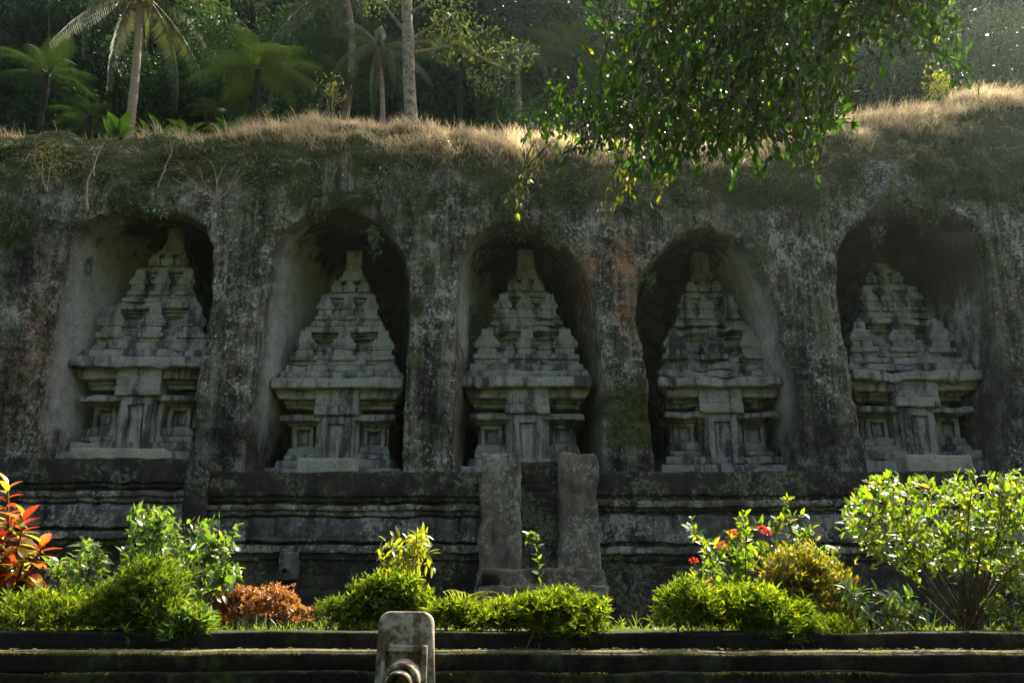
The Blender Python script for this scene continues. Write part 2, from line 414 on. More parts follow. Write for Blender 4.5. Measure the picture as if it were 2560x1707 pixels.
def bank_pt(x, s):
    """point on the overgrown bank above the niches, s from 0 (rock lip) to 1 (edge of the top)"""
    th = s * PI / 2; zl = z_lip(x); y0 = wall_y(x, zl)
    y = y0 + (YB - y0) * (1 - np.cos(th)) ** 0.9
    z = zl + (z_top(x) - zl) * np.sin(th)
    P = np.stack([x, y, z], -1); n = fbm(P * 0.55, 4, 40)
    P[..., 1] -= 0.42 * n + .12 * fbm(P * 2.2, 3, 47); P[..., 2] += 0.30 * fbm(P * 0.9, 4, 44)
    return P

def gauss(x, z, cx, cz, sx, sz): return np.exp(-((x - cx) / sx) ** 2 - ((z - cz) / sz) ** 2)
def build_cliff():
    xs = np.concatenate([np.linspace(-42, -18.2, 50), np.arange(-18, 18.01, 0.06), np.linspace(18.2, 42, 50)])
    nz1, nb, nt = 165, 70, 26
    rows = []; ins_rows = []
    for k in range(nz1):
        f = k / nz1; z = (Z_T - 0.4) + f * (z_lip(xs) - (Z_T - 0.4))
        y = wall_y(xs, z); P2 = np.stack([xs, z], -1)
        P3 = np.stack([xs, np.zeros_like(xs), z], -1)
        jit = 0.10 * fbm(P3 * 0.9, 3, 3) + 0.04 * fbm(P3 * 3.5, 3, 9)
        sd = np.full(len(xs), -9.0)
        for poly in NICHES: sd = np.maximum(sd, sdist(P2, poly))
        sdj = sd + jit * sstep(-0.6, 0.0, sd) * (1 - 0.6 * sstep(0.0, 0.7, sd)) * sstep(Z_T - 1, Z_T + 3, z)
        t = np.clip(sdj / (0.5 + 0.65 * sstep(Z_T + 1.0, Z_T + 4.5, z)), 0, 1); dep = 1 - (1 - t) ** 2.2
        rough = (0.26 * fbm(P3 * np.array([0.5, 1, 0.28]), 4, 21) + 0.15 * fbm(P3 * 2.1, 4, 25) + 0.07 * fbm(P3 * 6, 3, 29))
        y = y - rough * (1 - 0.72 * dep) + DN * dep
        # rounded lips of the pillars
        y += 0.05 * sstep(-0.2, 0.0, sd) * (1 - dep)
        # the bank's bulge fades in at the lip
        P = np.stack([xs, y, z], -1)
        P[:, 2] += 0.28 * DN * dep * sstep(0.25, 0.75, f) * sstep(0.0, 0.35, dep)   # the ceilings rise inwards
        rows.append(P); ins_rows.append(sstep(0.0, 0.10, t) * np.ones_like(xs))
    lipb = bank_pt(xs, np.zeros_like(xs)); last = rows[-1]
    for k in range(nz1 - 24, nz1):                        # blend the wall into the bank
        f = (k - (nz1 - 24)) / 24.0
        tgt = bank_pt(xs, np.zeros_like(xs))[:, 1]
        dep = ins_rows[k]; rows[k][:, 1] += (tgt - last[:, 1]) * (f * f) * (1 - dep)
    for k in range(nb):
        rows.append(bank_pt(xs, np.full_like(xs, k / (nb - 1.0)))); ins_rows.append(np.zeros_like(xs))
    edge = rows[-1]
    for k in range(1, nt + 1):
        Y = YB + (k / nt) ** 1.5 * 90; P = edge.copy(); P[:, 1] = Y + (edge[:, 1] - YB) * (1 - k / nt)
        P[:, 2] += (Y - YB) * 0.03 - 0.9 * sstep(0, 4, Y - YB) + 0.3 * fbm(np.stack([xs, np.full_like(xs, Y), xs * 0], -1) * 0.2, 3, 60)
        rows.append(P); ins_rows.append(np.zeros_like(xs))
    V = np.stack(rows); nr, nc = V.shape[:2]
    inside = np.stack(ins_rows).ravel(); V = V.reshape(-1, 3)
    i = np.arange(nr * nc).reshape(nr, nc)
    F = np.stack([i[:-1, :-1], i[:-1, 1:], i[1:, 1:], i[1:, :-1]], -1).reshape(-1, 4)
    x, y, z = V.T
    zl = z_lip(x); big = fbm(V * 0.35, 4, 71)
    moss = sstep(-1.1, 1.1, z - zl + 2.2 * big)
    def blob(px, py, sx, sz):
        p = at(px, py, 0.0); return gauss(x, z, p[0], p[2], sx, sz)
    moss = np.maximum(moss, np.maximum(1.1 * blob(1570, 1010, 1.0, 0.6), 1.1 * blob(1590, 1075, 1.0, 0.6)))
    for px, py, sx, sz, a in ((1040,760,.4,.5,.7),(1070,680,.3,.9,.55),(540,790,.3,.7,.6),(2050,800,.7,1.4,.5),(1040,900,.5,.8,.5),(2010,1000,.3,1.5,.4),(1250,600,.6,.5,.8),(900,560,.9,.6,.7),(20,560,.8,.8,.9),(2470,620,1.2,1.2,.5)):
        moss = np.maximum(moss, a * blob(px, py, sx, sz))
    orange = np.maximum.reduce([blob(1475, 655, .28, .5), 0.8 * blob(1565, 640, .5, .9), 0.7 * blob(1570, 770, .35, .8), 0.3 * blob(90, 850, .6, 2.0)])
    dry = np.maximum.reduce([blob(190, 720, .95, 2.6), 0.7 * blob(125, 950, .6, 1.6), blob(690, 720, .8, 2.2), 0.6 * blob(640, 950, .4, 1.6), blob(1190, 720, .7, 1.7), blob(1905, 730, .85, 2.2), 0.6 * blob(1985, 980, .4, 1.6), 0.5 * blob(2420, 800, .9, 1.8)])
    black = np.maximum.reduce([blob(560, 1090, .9, 1.1), 0.9 * blob(1080, 1010, .5, 1.2), blob(2050, 1090, 1.1, 1.2), 0.9 * blob(30, 620, 1.0, 1.6), 0.8 * blob(2250, 1150, 2, .4),
                               0.7 * blob(2540, 1000, .8, 2.0), 0.6 * blob(950, 560, .5, .6), 0.8 * blob(20, 950, .7, 2.0), 0.8 * blob(1560, 1160, 1.0, .35), 0.7 * blob(2010, 900, .35, 2.0), 0.6 * blob(600, 650, .3, 1.5)])
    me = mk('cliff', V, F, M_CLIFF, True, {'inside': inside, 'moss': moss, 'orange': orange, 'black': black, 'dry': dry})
    return structure('cliff', me)
build_cliff()
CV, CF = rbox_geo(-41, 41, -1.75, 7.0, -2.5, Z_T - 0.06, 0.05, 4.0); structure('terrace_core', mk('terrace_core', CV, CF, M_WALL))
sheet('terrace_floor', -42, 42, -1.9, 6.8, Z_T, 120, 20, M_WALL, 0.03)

# ------------------------------------------------------------------ the five rock-cut shrines
def chipped(post, seed, X0, n, depth):
    """weathering plus broken bites out of the stone"""
    r = np.random.default_rng(seed + 900); C = np.stack([X0 + r.uniform(-2.3, 2.3, n), r.uniform(1.0, 2.4, n), Z_T + r.uniform(.3, 7.5, n)], -1); rad = r.uniform(.12, .32, n)
    def f(V):
        V = post(V); k = np.zeros(len(V))
        for c, q in zip(C, rad): k = np.maximum(k, np.exp(-((V - c) ** 2).sum(1) / (q * q)))
        V = V.copy(); V[:, 1] += depth * k; V[:, 2] -= .4 * depth * k; V[:, 0] -= .35 * depth * k * np.sign(V[:, 0] - X0); return V
    return f
def build_candi(cx_px, lint_py, corn_py, s, seed, label, mat, erode, finial=True, lichen_mat=None):
    X0 = float(at(cx_px, lint_py, 1.6)[0]); zz = 2.6125
    def PZ(zy, Y): return float(at(1280, corn_py + s * (zy - 950) / zz, Y)[2])
    def HW(hw, zy, Y): return s * hw / zz * mpp(corn_py + s * (zy - 950) / zz, Y)
    root = thing('shrine', label, 'shrine', (X0, 2.0, Z_T), 'rock-cut shrines in the niches')
    YBK = 5.6
    def box(G, zt, zb, hw, Y, hwt=None, off=0.0, depth=None, r=0.045, seg=0.2):
        z0, z1 = PZ(zb, Y), PZ(zt, Y); w = HW(hw, zb, Y); o = HW(off, zb, Y) if off else 0.0
        if zb > 1480: z0 = Z_T - 0.05
        tx = (HW(hwt, zt, Y) / w) if hwt else 1.0
        G.add(*rbox_geo(X0 + o - w, X0 + o + w, Y, (Y + depth) if depth else YBK, z0, z1, r, seg, tx))
    wth = chipped(weather(0.036 * erode, seed, 2.6), seed, X0, int(46 * erode), .12); wth2 = chipped(weather(0.055 * erode, seed + 50, 2.2), seed, X0, int(60 * erode), .16 * erode)
    def done(name, G, parent=root, w=wth, m=mat): return obj(name, G.mesh(name, m, True, w), parent)
    G = Geo()
    box(G, 1478, 1590, 452, 1.15, 446); box(G, 1422, 1480, 396, 1.45, 388); box(G, 1387, 1424, 352, 1.72, 348); box(G, 1336, 1389, 350, 1.86, 326)
    done('plinth', G)
    G = Geo(); box(G, 1194, 1340, 322, 2.12); body = done('body', G)
    for sd in (-1, 1):
        G = Geo(); o = 234 * sd
        box(G, 1215, 1345, 13, 1.94, off=o - 56, depth=0.3, r=.02, seg=.3); box(G, 1215, 1345, 13, 1.94, off=o + 56, depth=0.3, r=.02, seg=.3)
        box(G, 1206, 1228, 68, 1.90, off=o, depth=0.3, r=.02, seg=.3); box(G, 1330, 1350, 68, 1.90, off=o, depth=0.3, r=.02, seg=.3)
        box(G, 1252, 1318, 24, 2.06, off=o, depth=0.3, r=.02, seg=.3)
        done('side_panel', G, body)
    G = Geo()
    box(G, 1167, 1202, 334, 1.94, 346); box(G, 1128, 1169, 380, 1.5, 374); box(G, 1094, 1134, 312, 2.45); box(G, 1066, 1098, 350, 1.88, 356); box(G, 1028, 1064, 362, 1.80, 372); box(G, 966, 1030, 386, 1.45, 424)
    done('capital_moulding', G)
    G = Geo(); box(G, 886, 956, 434, 1.1, 426, r=.07)
    done('cornice', G, root, wth2)
    # porch with a false door
    G = Geo(); box(G, 1128, 1500, 122, 1.56, 114); box(G, 1130, 1480, 146, 1.72, 140); porch = done('porch', G)
    G = Geo(); box(G, 1064, 1132, 148, 1.30, 145, r=.05); box(G, 960, 1068, 143, 1.34, 140, r=.05); done('lintel', G, porch)
    G = Geo(); box(G, 1150, 1470, 22, 1.42, off=-76, depth=.3, r=.025); box(G, 1150, 1470, 22, 1.42, off=76, depth=.3, r=.025)
    box(G, 1140, 1190, 96, 1.425, depth=.3, r=.025); done('door_frame', G, porch)
    G = Geo(); box(G, 1200, 1462, 40, 1.52, depth=.3, r=.02); done('false_door', G, porch)
    # three roof tiers with their miniature turrets
    def turret(parent, off, Y, rows_):
        G = Geo()
        for zt, zb, hw, hwt in rows_:
            w = HW(hw, zb, Y); d0 = (HW(rows_[0][2], zb, Y) - w) * 0.6
            box(G, zt, zb, hw, Y + d0, hwt, off=off, depth=max(0.3, 1.6 * w), r=.03, seg=.14)
        done('turret', G, parent, weather(0.035 * erode, seed + 7))
    G = Geo()
    box(G, 846, 892, 420, 1.52, 398, r=.05); box(G, 800, 850, 380, 1.74, 370); box(G, 760, 803, 346, 1.9, 338); box(G, 738, 763, 318, 2.02)
    box(G, 588, 745, 226, 2.5); box(G, 716, 745, 262, 2.12); box(G, 690, 718, 244, 2.26); box(G, 640, 652, 246, 2.4); box(G, 628, 642, 254, 2.32); box(G, 604, 622, 258, 2.26)
    box(G, 552, 594, 266, 2.06, 260, r=.05)
    tier = done('roof_tier', G, root, wth2)
    R1 = ((742, 775, 94, 88), (700, 745, 64, 62), (684, 702, 78, 82), (660, 686, 86, 82), (626, 664, 74, 50), (578, 632, 42, 36))
    for o in (-258, 0, 252): turret(tier, o, 1.82, R1)
    G = Geo()
    box(G, 524, 556, 240, 2.2, 234); box(G, 498, 528, 222, 2.32, 216); box(G, 476, 502, 204, 2.42, 200)
    box(G, 364, 482, 140, 2.76); box(G, 446, 482, 160, 2.46); box(G, 400, 412, 148, 2.66); box(G, 382, 398, 154, 2.6); box(G, 338, 370, 162, 2.5, 156)
    tier = done('roof_tier', G, root, wth)
    R2 = ((484, 508, 64, 60), (440, 488, 46, 44), (412, 444, 59, 56), (394, 416, 50, 38), (348, 400, 34, 29))
    for o in (-150, -8, 148): turret(tier, o, 2.24, R2)
    G = Geo()
    box(G, 320, 342, 130, 2.66, 124); box(G, 255, 325, 88, 3.0); box(G, 232, 258, 94, 2.74, 88); box(G, 210, 235, 72, 2.80, 68); box(G, 188, 213, 66, 2.84, 62)
    tier = done('roof_tier', G, root, wth)
    R3 = ((305, 328, 38, 35), (282, 308, 42, 38), (256, 286, 27, 22))
    for o in (-88, -6, 82): turret(tier, o, 2.56, R3)
    if finial:
        G = Geo(); box(G, 58, 192, 55, 2.9, 52, depth=.75, r=.06); done('finial', G)
    return root
build_candi(354, 957, 914, 1.05, 1, 'rock-cut shrine half hidden by a pillar, in the niche below the palm trunk', M_CANDI, 1.3)
build_candi(846, 1010, 967, 1.0, 2, 'rock-cut shrine behind a long pale slab, left of the central stairway', M_CANDI, 1.25)
build_candi(1318, 1000, 964, 1.0, 3, 'rock-cut shrine directly above the stone stairway', M_CANDI, 1.25)
build_candi(1799, 1005, 962, 0.98, 4, 'rock-cut shrine with a crumbled cornice right of the orange-stained pillar', M_CANDI2, 2.0)
build_candi(2285, 995, 946, 1.0, 5, 'blackened rock-cut shrine behind the big leafy bush, its roof without a top block', M_CANDI2, 1.7, finial=False)

# loose slabs lying in front of three shrines
def slab(px0, px1, py0, py1, Y, label, seed):
    a = at(px0, py1, Y); b = at(px1, py0, Y)
    x0, z0 = a[0], Z_T - 0.02
    P, F = rbox_geo(a[0], b[0], Y, Y + 0.7, z0, b[2], 0.07, 0.12)
    o = obj('stone_slab', mk('stone_slab', weather(0.06, seed)(P), F, M_SLAB)); setp(o, label, 'slab', 'stone slabs on the terrace'); return o
slab(172, 412, 1118, 1150, -0.9, 'long rough stone slab below the half hidden shrine', 31)
slab(738, 890, 1144, 1182, -0.9, 'pale stone slab below the shrine left of the stairway', 32)
slab(2268, 2432, 1136, 1170, -0.9, 'rounded grey stone slab below the blackened shrine', 33)

# ------------------------------------------------------------------ terrace wall with mouldings, stairway, old wall spout
def terrace_wall(name, px0, px1, dz, Yf, label, seed, rows_, dado):
    """courses as (py top, py bottom, set-forward, material); the dado is laid in single blocks"""
    x0 = float(at(px0, 1300, Yf)[0]); x1 = float(at(px1, 1300, Yf)[0])
    root = thing(name, label, 'wall', (0.5 * (x0 + x1), Yf, Z_G), 'terrace walls')
    for k, (nm, pt, pb, fw, mat) in enumerate(rows_):
        zt = float(at(1280, pt, Yf)[2]) + dz; zb = float(at(1280, pb, Yf)[2]) + dz
        if k == len(rows_) - 1: zb = Z_G - 0.7
        G = Geo(); G.add(*rbox_geo(x0, x1, Yf - fw, -1.2, zb, zt, 0.04, 0.16))
        obj(nm, G.mesh(nm, mat, True, weather(0.075, seed, 3.0)), root)
    pt, pb, fw, L = dado
    zt = float(at(1280, pt, Yf)[2]) + dz; zb = float(at(1280, pb, Yf)[2]) + dz; x = x0 + 0.05; k = 0
    rr = random.Random(seed)
    while x < x1 - 0.3:
        w = min(L * rr.uniform(0.75, 1.3), x1 - 0.03 - x)
        P, F = rbox_geo(x + 0.004, x + w - 0.004, Yf - fw - rr.uniform(0, .018), -1.1, zb, zt, 0.02, 0.16)
        obj('stone_block', mk('stone_block', weather(0.075, seed, 3.0)(P), F, M_WALLP), root)
        x += w; k += 1
    return root
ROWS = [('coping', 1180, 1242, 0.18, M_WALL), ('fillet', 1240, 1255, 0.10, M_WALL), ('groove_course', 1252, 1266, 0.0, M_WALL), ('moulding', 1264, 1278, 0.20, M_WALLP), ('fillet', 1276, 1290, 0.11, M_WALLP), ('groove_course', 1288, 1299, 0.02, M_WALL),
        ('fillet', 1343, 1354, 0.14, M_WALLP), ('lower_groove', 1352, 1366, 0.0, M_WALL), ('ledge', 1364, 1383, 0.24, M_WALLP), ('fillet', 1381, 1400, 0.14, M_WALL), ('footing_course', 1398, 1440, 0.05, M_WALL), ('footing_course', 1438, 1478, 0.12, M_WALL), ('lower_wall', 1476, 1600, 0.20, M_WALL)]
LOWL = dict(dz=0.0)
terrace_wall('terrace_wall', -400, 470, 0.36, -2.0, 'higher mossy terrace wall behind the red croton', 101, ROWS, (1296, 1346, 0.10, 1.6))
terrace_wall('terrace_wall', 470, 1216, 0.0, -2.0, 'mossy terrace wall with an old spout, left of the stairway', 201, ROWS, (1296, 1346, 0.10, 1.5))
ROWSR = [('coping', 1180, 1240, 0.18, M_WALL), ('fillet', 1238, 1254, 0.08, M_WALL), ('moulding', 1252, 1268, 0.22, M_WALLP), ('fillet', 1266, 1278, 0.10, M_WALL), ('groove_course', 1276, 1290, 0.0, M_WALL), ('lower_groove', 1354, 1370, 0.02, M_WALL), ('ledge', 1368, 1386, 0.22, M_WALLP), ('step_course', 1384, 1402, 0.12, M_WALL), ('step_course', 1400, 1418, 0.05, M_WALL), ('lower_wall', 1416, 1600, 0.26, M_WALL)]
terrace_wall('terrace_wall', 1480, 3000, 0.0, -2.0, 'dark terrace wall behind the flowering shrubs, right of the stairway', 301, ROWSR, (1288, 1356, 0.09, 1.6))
a = at(452, 1320, -2.3); b = at(526, 1148, -2.3)
P, F = rbox_geo(a[0], b[0], -2.35, -1.2, Z_G - .6, b[2], 0.05, 0.14)
setp(obj('pilaster', mk('pilaster', weather(0.05, 77)(P), F, M_WALL)), 'mossy stone pier standing where the terrace wall changes height', 'pier')

st = thing('stairway', 'steep stone stairway between two square cheek walls, up to the terrace', 'stairs', (float(at(1350, 1500, -3)[0]), -3.2, Z_G))
def cheek(pt0, pt1, pb0, pb1, pyt, pyb, Yt, Yb, seed):
    zt = float(at(1280, pyt, Yt)[2]); zb = Z_G - 0.6
    xa, xb = float(at(pb0, pyb, Yb)[0]), float(at(pb1, pyb, Yb)[0]); xc, xd = float(at(pt0, pyt, Yt)[0]), float(at(pt1, pyt, Yt)[0])
    P, F = rbox_geo(0, 1, 0, 1, 0, 1, 0.04, 0.05)
    k = P[:, 2:3]; u = P[:, 0:1]; v = P[:, 1:2]
    X = (1 - k) * (xa + u * (xb - xa)) + k * (xc + u * (xd - xc)); Y = (1 - k) * (Yb + v * (-1.0 - Yb)) + k * (Yt + v * (-1.0 - Yt)); Z = zb + k * (zt - zb)
    obj('cheek_wall', mk('cheek_wall', weather(0.14, seed, 2.4)(np.concatenate([X, Y, Z], 1)), F, M_POST), st)
cheek(1206, 1302, 1196, 1304, 1132, 1420, -2.5, -3.3, 81)
cheek(1398, 1488, 1398, 1508, 1130, 1420, -2.5, -3.3, 82)
nst = 14
zb0 = float(at(1280, 1430, -3.3)[2])
for k in range(nst):
    z1 = zb0 + (Z_T + 0.3 - zb0) * (k + 1) / nst; y = -2.65 + 0.75 * k / nst
    xa, xb = float(at(1296, 1300, -2.8)[0]), float(at(1404, 1300, -2.8)[0])
    P, F = rbox_geo(xa, xb, y, -1.0, z1 - 0.33, z1, 0.04, 0.12)
    obj('step', mk('step', weather(0.05, 400 + k)(P), F, M_WALL), st)
for k, (p0, p1, pt, Y) in enumerate(((1192, 1512, 1424, -3.7), (1190, 1528, 1462, -4.1))):
    a = at(p0, 1500, Y); b = at(p1, pt, Y)
    P, F = rbox_geo(a[0], b[0], Y, -1.4, Z_G - .6, b[2], 0.08, 0.14)
    obj('landing', mk('landing', weather(0.16, 440 + k, 2.2)(P), F, M_POST), st)
P, F = rbox_geo(*[float(v) for v in (at(1200, 1440, -4.0)[0], at(1245, 1440, -4.0)[0], -4.05, -3.6, at(1200, 1462, -4.0)[2] - .02, at(1200, 1426, -4.0)[2])], 0.1, 0.08)
setp(obj('boulder', mk('boulder', weather(0.12, 88, 2.5)(P), F, M_POOLW)), 'dark rounded boulder resting on the foot of the stairway', 'stone')

# ------------------------------------------------------------------ water spouts
def ring(c, ax, r0, r1, ln, n=28):
    """hollow tapered pipe along ax from c, outer r0, bore r1"""
    ax = norm(np.asarray(ax, float)); x = norm(np.cross(ax, [0, 0, 1.0])); y = np.cross(ax, x)
    a = np.linspace(0, 2 * PI, n, endpoint=False); cir = np.cos(a)[:, None] * x + np.sin(a)[:, None] * y
    st_ = [(0, r0 * .96), (ln * .5, r0 * 1.0), (ln * .93, r0), (ln, r0 * .95), (ln, r1 * 1.06), (ln * .95, r1), (ln * .3, r1 * .9), (ln * .28, 0.002)]
    V = np.concatenate([c + ax * h + cir * r for h, r in st_]); m = len(st_)
    i = np.arange(m * n).reshape(m, n); j = np.roll(i, -1, 1)
    return V, np.stack([i[:-1], i[1:], j[1:], j[:-1]], -1).reshape(-1, 4)
def spout_stone_material():
    m = NT('limewashed_spout_stone'); m.coords()
    n1 = m.noise(7, 6, 0.65); n2 = m.noise(3.2, 5, 0.6); n3 = m.noise(30, 4, 0.7)
    col = m.mix(m.ramp(n1, 0.40, 0.58), (0.085, 0.058, 0.03), (0.30, 0.275, 0.21))
    col = m.mix(m.ramp(n2, 0.54, 0.60), col, (0.035, 0.028, 0.02))
    col = m.mix(m.math('MULTIPLY', m.ramp(n3, 0.55, 0.7), 0.3), col, (0.06, 0.05, 0.03))
    return m.done(m.principled(col, 0.85, m.bump(m.math('ADD', n1, m.math('MULTIPLY', n3, .4)), 0.5, 0.015), 0.3))
M_SPOUT = spout_stone_material()
M_WATER = NT('running_water'); M_WATER.coords()
wp = M_WATER.principled((0.9, 0.95, 1.0), 0.06, M_WATER.bump(M_WATER.noise(22, 3, .6, stretch=(3, 3, .6)), .8, .02), .6); wp.inputs['Transmission Weight'].default_value = 0.85; wp.inputs['IOR'].default_value = 1.33
M_WATER = M_WATER.done(wp)
YS = -18.42
sp = thing('water_spout', 'lime-streaked stone water spout with a round pipe on the retaining wall', 'water spout', tuple(at(1014, 1707, YS)))
def slab_outline(px0, px1, pyt, pyb, Y, rad_px, taper):
    a = at(px0, pyt, Y); b = at(px1, pyb, Y); m = mpp(0.5 * (pyt + pyb), Y); r = rad_px * m
    x0, x1, zt, zb = a[0], at(px1, pyt, Y)[0], a[2], b[2]
    pts = [(x0 - taper, zb), (x1 + taper, zb)]
    pts += [(x1 - r + r * math.cos(t), zt - r + r * math.sin(t)) for t in np.linspace(0, PI / 2, 8)]
    pts += [(x0 + r + r * math.cos(t), zt - r + r * math.sin(t)) for t in np.linspace(PI / 2, PI, 8)]
    return np.array(pts)
def extrude(o2, y0, y1, bev=0.012):
    """prism of an outline in x/z with a bevelled front edge"""
    c = o2.mean(0); n = len(o2); inn = c + (o2 - c) * (1 - bev / np.maximum(np.linalg.norm(o2 - c, axis=1, keepdims=True), .01))
    def lay(o, y): return np.stack([o[:, 0], np.full(n, y), o[:, 1]], -1)
    L = [lay(c + (o2 - c) * 0.02, y0), lay(c + (o2 - c) * 0.5, y0), lay(inn, y0), lay(o2, y0 + bev), lay(o2, y1 - bev), lay(inn, y1), lay(c + (o2 - c) * 0.02, y1)]
    V = np.concatenate(L); i = np.arange(len(L) * n).reshape(len(L), n); j = np.roll(i, -1, 1)
    return V, np.stack([i[:-1], j[:-1], j[1:], i[1:]], -1).reshape(-1, 4)
o2 = slab_outline(947, 1082, 1528, 1760, YS, 30, 0.02)
V, F = extrude(o2, YS, YS + 0.2, 0.014); obj('back_slab', mk('back_slab', weather(0.008, 5, 6)(V), F, M_SPOUT), sp)
G = Geo()
m_ = mpp(1660, YS)
def pb(px0, px1, py0, py1, ya, yb, r=.008):
    a = at(px0, py1, YS); b = at(px1, py0, YS); G.add(*rbox_geo(a[0], b[0], ya, yb, a[2], b[2], r, .06))
pb(950, 966, 1612, 1775, YS - .06, YS + .02); pb(1052, 1070, 1612, 1775, YS - .075, YS + .02); pb(966, 1052, 1612, 1628, YS - .055, YS + .02)
obj('spout_frame', G.mesh('spout_frame', M_SPOUT, True, weather(0.006, 15, 8)), sp)
pc = at(1014, 1690, YS); ax = np.array([-0.10, -1.0, -0.16])
V, F = ring(pc, ax, 0.145, 0.105, 0.20); obj('pipe_collar', mk('pipe_collar', weather(0.006, 16, 8)(V), F, M_SPOUT), sp)
V, F = ring(pc + norm(ax) * 0.10 + np.array([0, 0, -0.01]), ax, 0.108, 0.085, 0.20); obj('pipe', mk('pipe', weather(0.004, 17, 8)(V), F, M_SPOUT), sp)
e = pc + norm(ax) * 0.26 + np.array([0, 0, -0.035])
for k in range(3):
    q = e + np.array([(k - 1) * 0.028, 0.0, 0.005 * (k == 1)]); t = np.linspace(0, 1, 9)[:, None]
    path = q + t * np.array([-0.10 - .02 * k, -0.42, 0.0]) + t ** 2 * np.array([0, 0, -1.5])
    V, F = tube(path, np.linspace(.026, .034, 9) * (1 + .25 * (k == 1)), 8); obj('water_jet', mk('water_jet', weather(0.015, 18 + k, 9)(V), F, M_WATER), sp)
# the small old spout on the terrace wall
ow = thing('wall_spout', 'small weathered spout block jutting from the mossy terrace wall', 'water spout', tuple(at(718, 1448, -2.45)))
a = at(696, 1448, -2.45); b = at(742, 1378, -2.45)
P, F = rbox_geo(a[0], b[0], -2.5, -1.9, a[2], b[2], .04, .08); obj('block', mk('block', weather(.05, 90)(P), F, M_WALLP), ow)
V, F = ring(at(716, 1424, -2.5), np.array([0, -1, -.25]), .12, .07, .22, 18); obj('pipe', mk('pipe', weather(.02, 91)(V), F, M_WALLP), ow)

# ------------------------------------------------------------------ retaining wall of the garden
gw = thing('garden_wall', 'low dark retaining wall with a sunlit mossy edge in front of the planting', 'wall', (0, -18, -2.5))
def course(name, y0, y1, z0, z1, mat, seed, amp=.035, r=.03):
    P, F = rbox_geo(-14, 14, y0, y1, z0, z1, r, .12); return obj(name, mk(name, weather(amp, seed, 1.5)(P), F, mat), gw)
zl2 = float(at(1280, 1680, -18.06)[2])
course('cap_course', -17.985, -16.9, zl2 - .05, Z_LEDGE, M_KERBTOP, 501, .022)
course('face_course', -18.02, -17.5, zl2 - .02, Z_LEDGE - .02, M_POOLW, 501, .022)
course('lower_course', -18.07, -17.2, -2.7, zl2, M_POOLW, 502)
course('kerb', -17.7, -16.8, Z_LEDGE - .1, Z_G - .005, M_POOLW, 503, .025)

# ================================================================== vegetation
M_LEAF_DARK = leaf_material('forest_leaf', (0.013, 0.036, 0.014), (0.038, 0.086, 0.026), 0.16, 0.6, 0.2)
M_LEAF_MID = leaf_material('bushy_leaf', (0.026, 0.066, 0.020), (0.055, 0.115, 0.032), 0.15, 0.6, 0.2)
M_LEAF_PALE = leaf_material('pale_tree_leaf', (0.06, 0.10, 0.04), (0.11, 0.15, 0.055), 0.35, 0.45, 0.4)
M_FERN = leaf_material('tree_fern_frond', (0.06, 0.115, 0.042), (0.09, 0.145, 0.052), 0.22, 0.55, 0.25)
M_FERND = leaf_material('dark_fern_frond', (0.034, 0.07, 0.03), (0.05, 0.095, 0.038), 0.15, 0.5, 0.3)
M_PALM = leaf_material('palm_leaflet', (0.055, 0.08, 0.05), (0.10, 0.125, 0.075), 0.2, 0.6, 0.2)
M_DEADP = leaf_material('dead_palm_leaflet', (0.11, 0.085, 0.06), (0.17, 0.14, 0.10), 0.2, 0.8, 0.1)
M_FIG = leaf_material('glossy_fig_leaf', (0.010, 0.028, 0.006), (0.028, 0.062, 0.010), 0.45, 0.38, 0.4, (0.16, 0.16, 0.02), 0.03, (2.6, 3.0, 0.4))
M_FIGY = leaf_material('young_fig_leaf', (0.09, 0.13, 0.02), (0.16, 0.17, 0.025), 0.5, 0.3, 0.5, None, 0, (2.2, 2.2, 0.4))
M_BUSH = leaf_material('bright_bush_leaf', (0.045, 0.095, 0.014), (0.105, 0.16, 0.02), 0.5, 0.33, 0.5, (0.22, 0.20, 0.025), 0.10, (2.4, 2.3, 0.35))
M_ROUND = leaf_material('round_shrub_leaf', (0.05, 0.10, 0.03), (0.10, 0.16, 0.045), 0.45, 0.28, 0.6, (0.19, 0.17, 0.03), 0.07, (2.2, 2.2, 0.45))
M_NEEDLE = leaf_material('yellow_green_shoot', (0.065, 0.115, 0.013), (0.19, 0.215, 0.022), 0.48, 0.45, 0.3, (0.035, 0.08, 0.012), 0.4, (2.1, 2.0, 0.33))
M_NEEDLED = leaf_material('green_shoot', (0.035, 0.075, 0.012), (0.10, 0.14, 0.018), 0.45, 0.4, 0.4, None, 0, (2.2, 2.1, 0.35))
M_GOLDS = leaf_material('golden_small_leaf', (0.16, 0.16, 0.02), (0.26, 0.23, 0.04), 0.5, 0.4, 0.4, (0.06, 0.10, 0.015), 0.3, (2.0, 1.8, 0.4))
M_ORANGE = leaf_material('orange_shrub_leaf', (0.24, 0.12, 0.035), (0.30, 0.19, 0.06), 0.45, 0.4, 0.4, (0.26, 0.07, 0.05), 0.2, (1.5, 1.3, 0.7))
M_SAPL = leaf_material('sapling_leaf', (0.15, 0.19, 0.02), (0.24, 0.26, 0.03), 0.5, 0.35, 0.5, None, 0, (2.0, 1.9, 0.4))
M_FERNG = leaf_material('garden_fern_frond', (0.10, 0.14, 0.02), (0.20, 0.22, 0.04), 0.45, 0.35, 0.5, None, 0, (2.0, 1.9, 0.4))
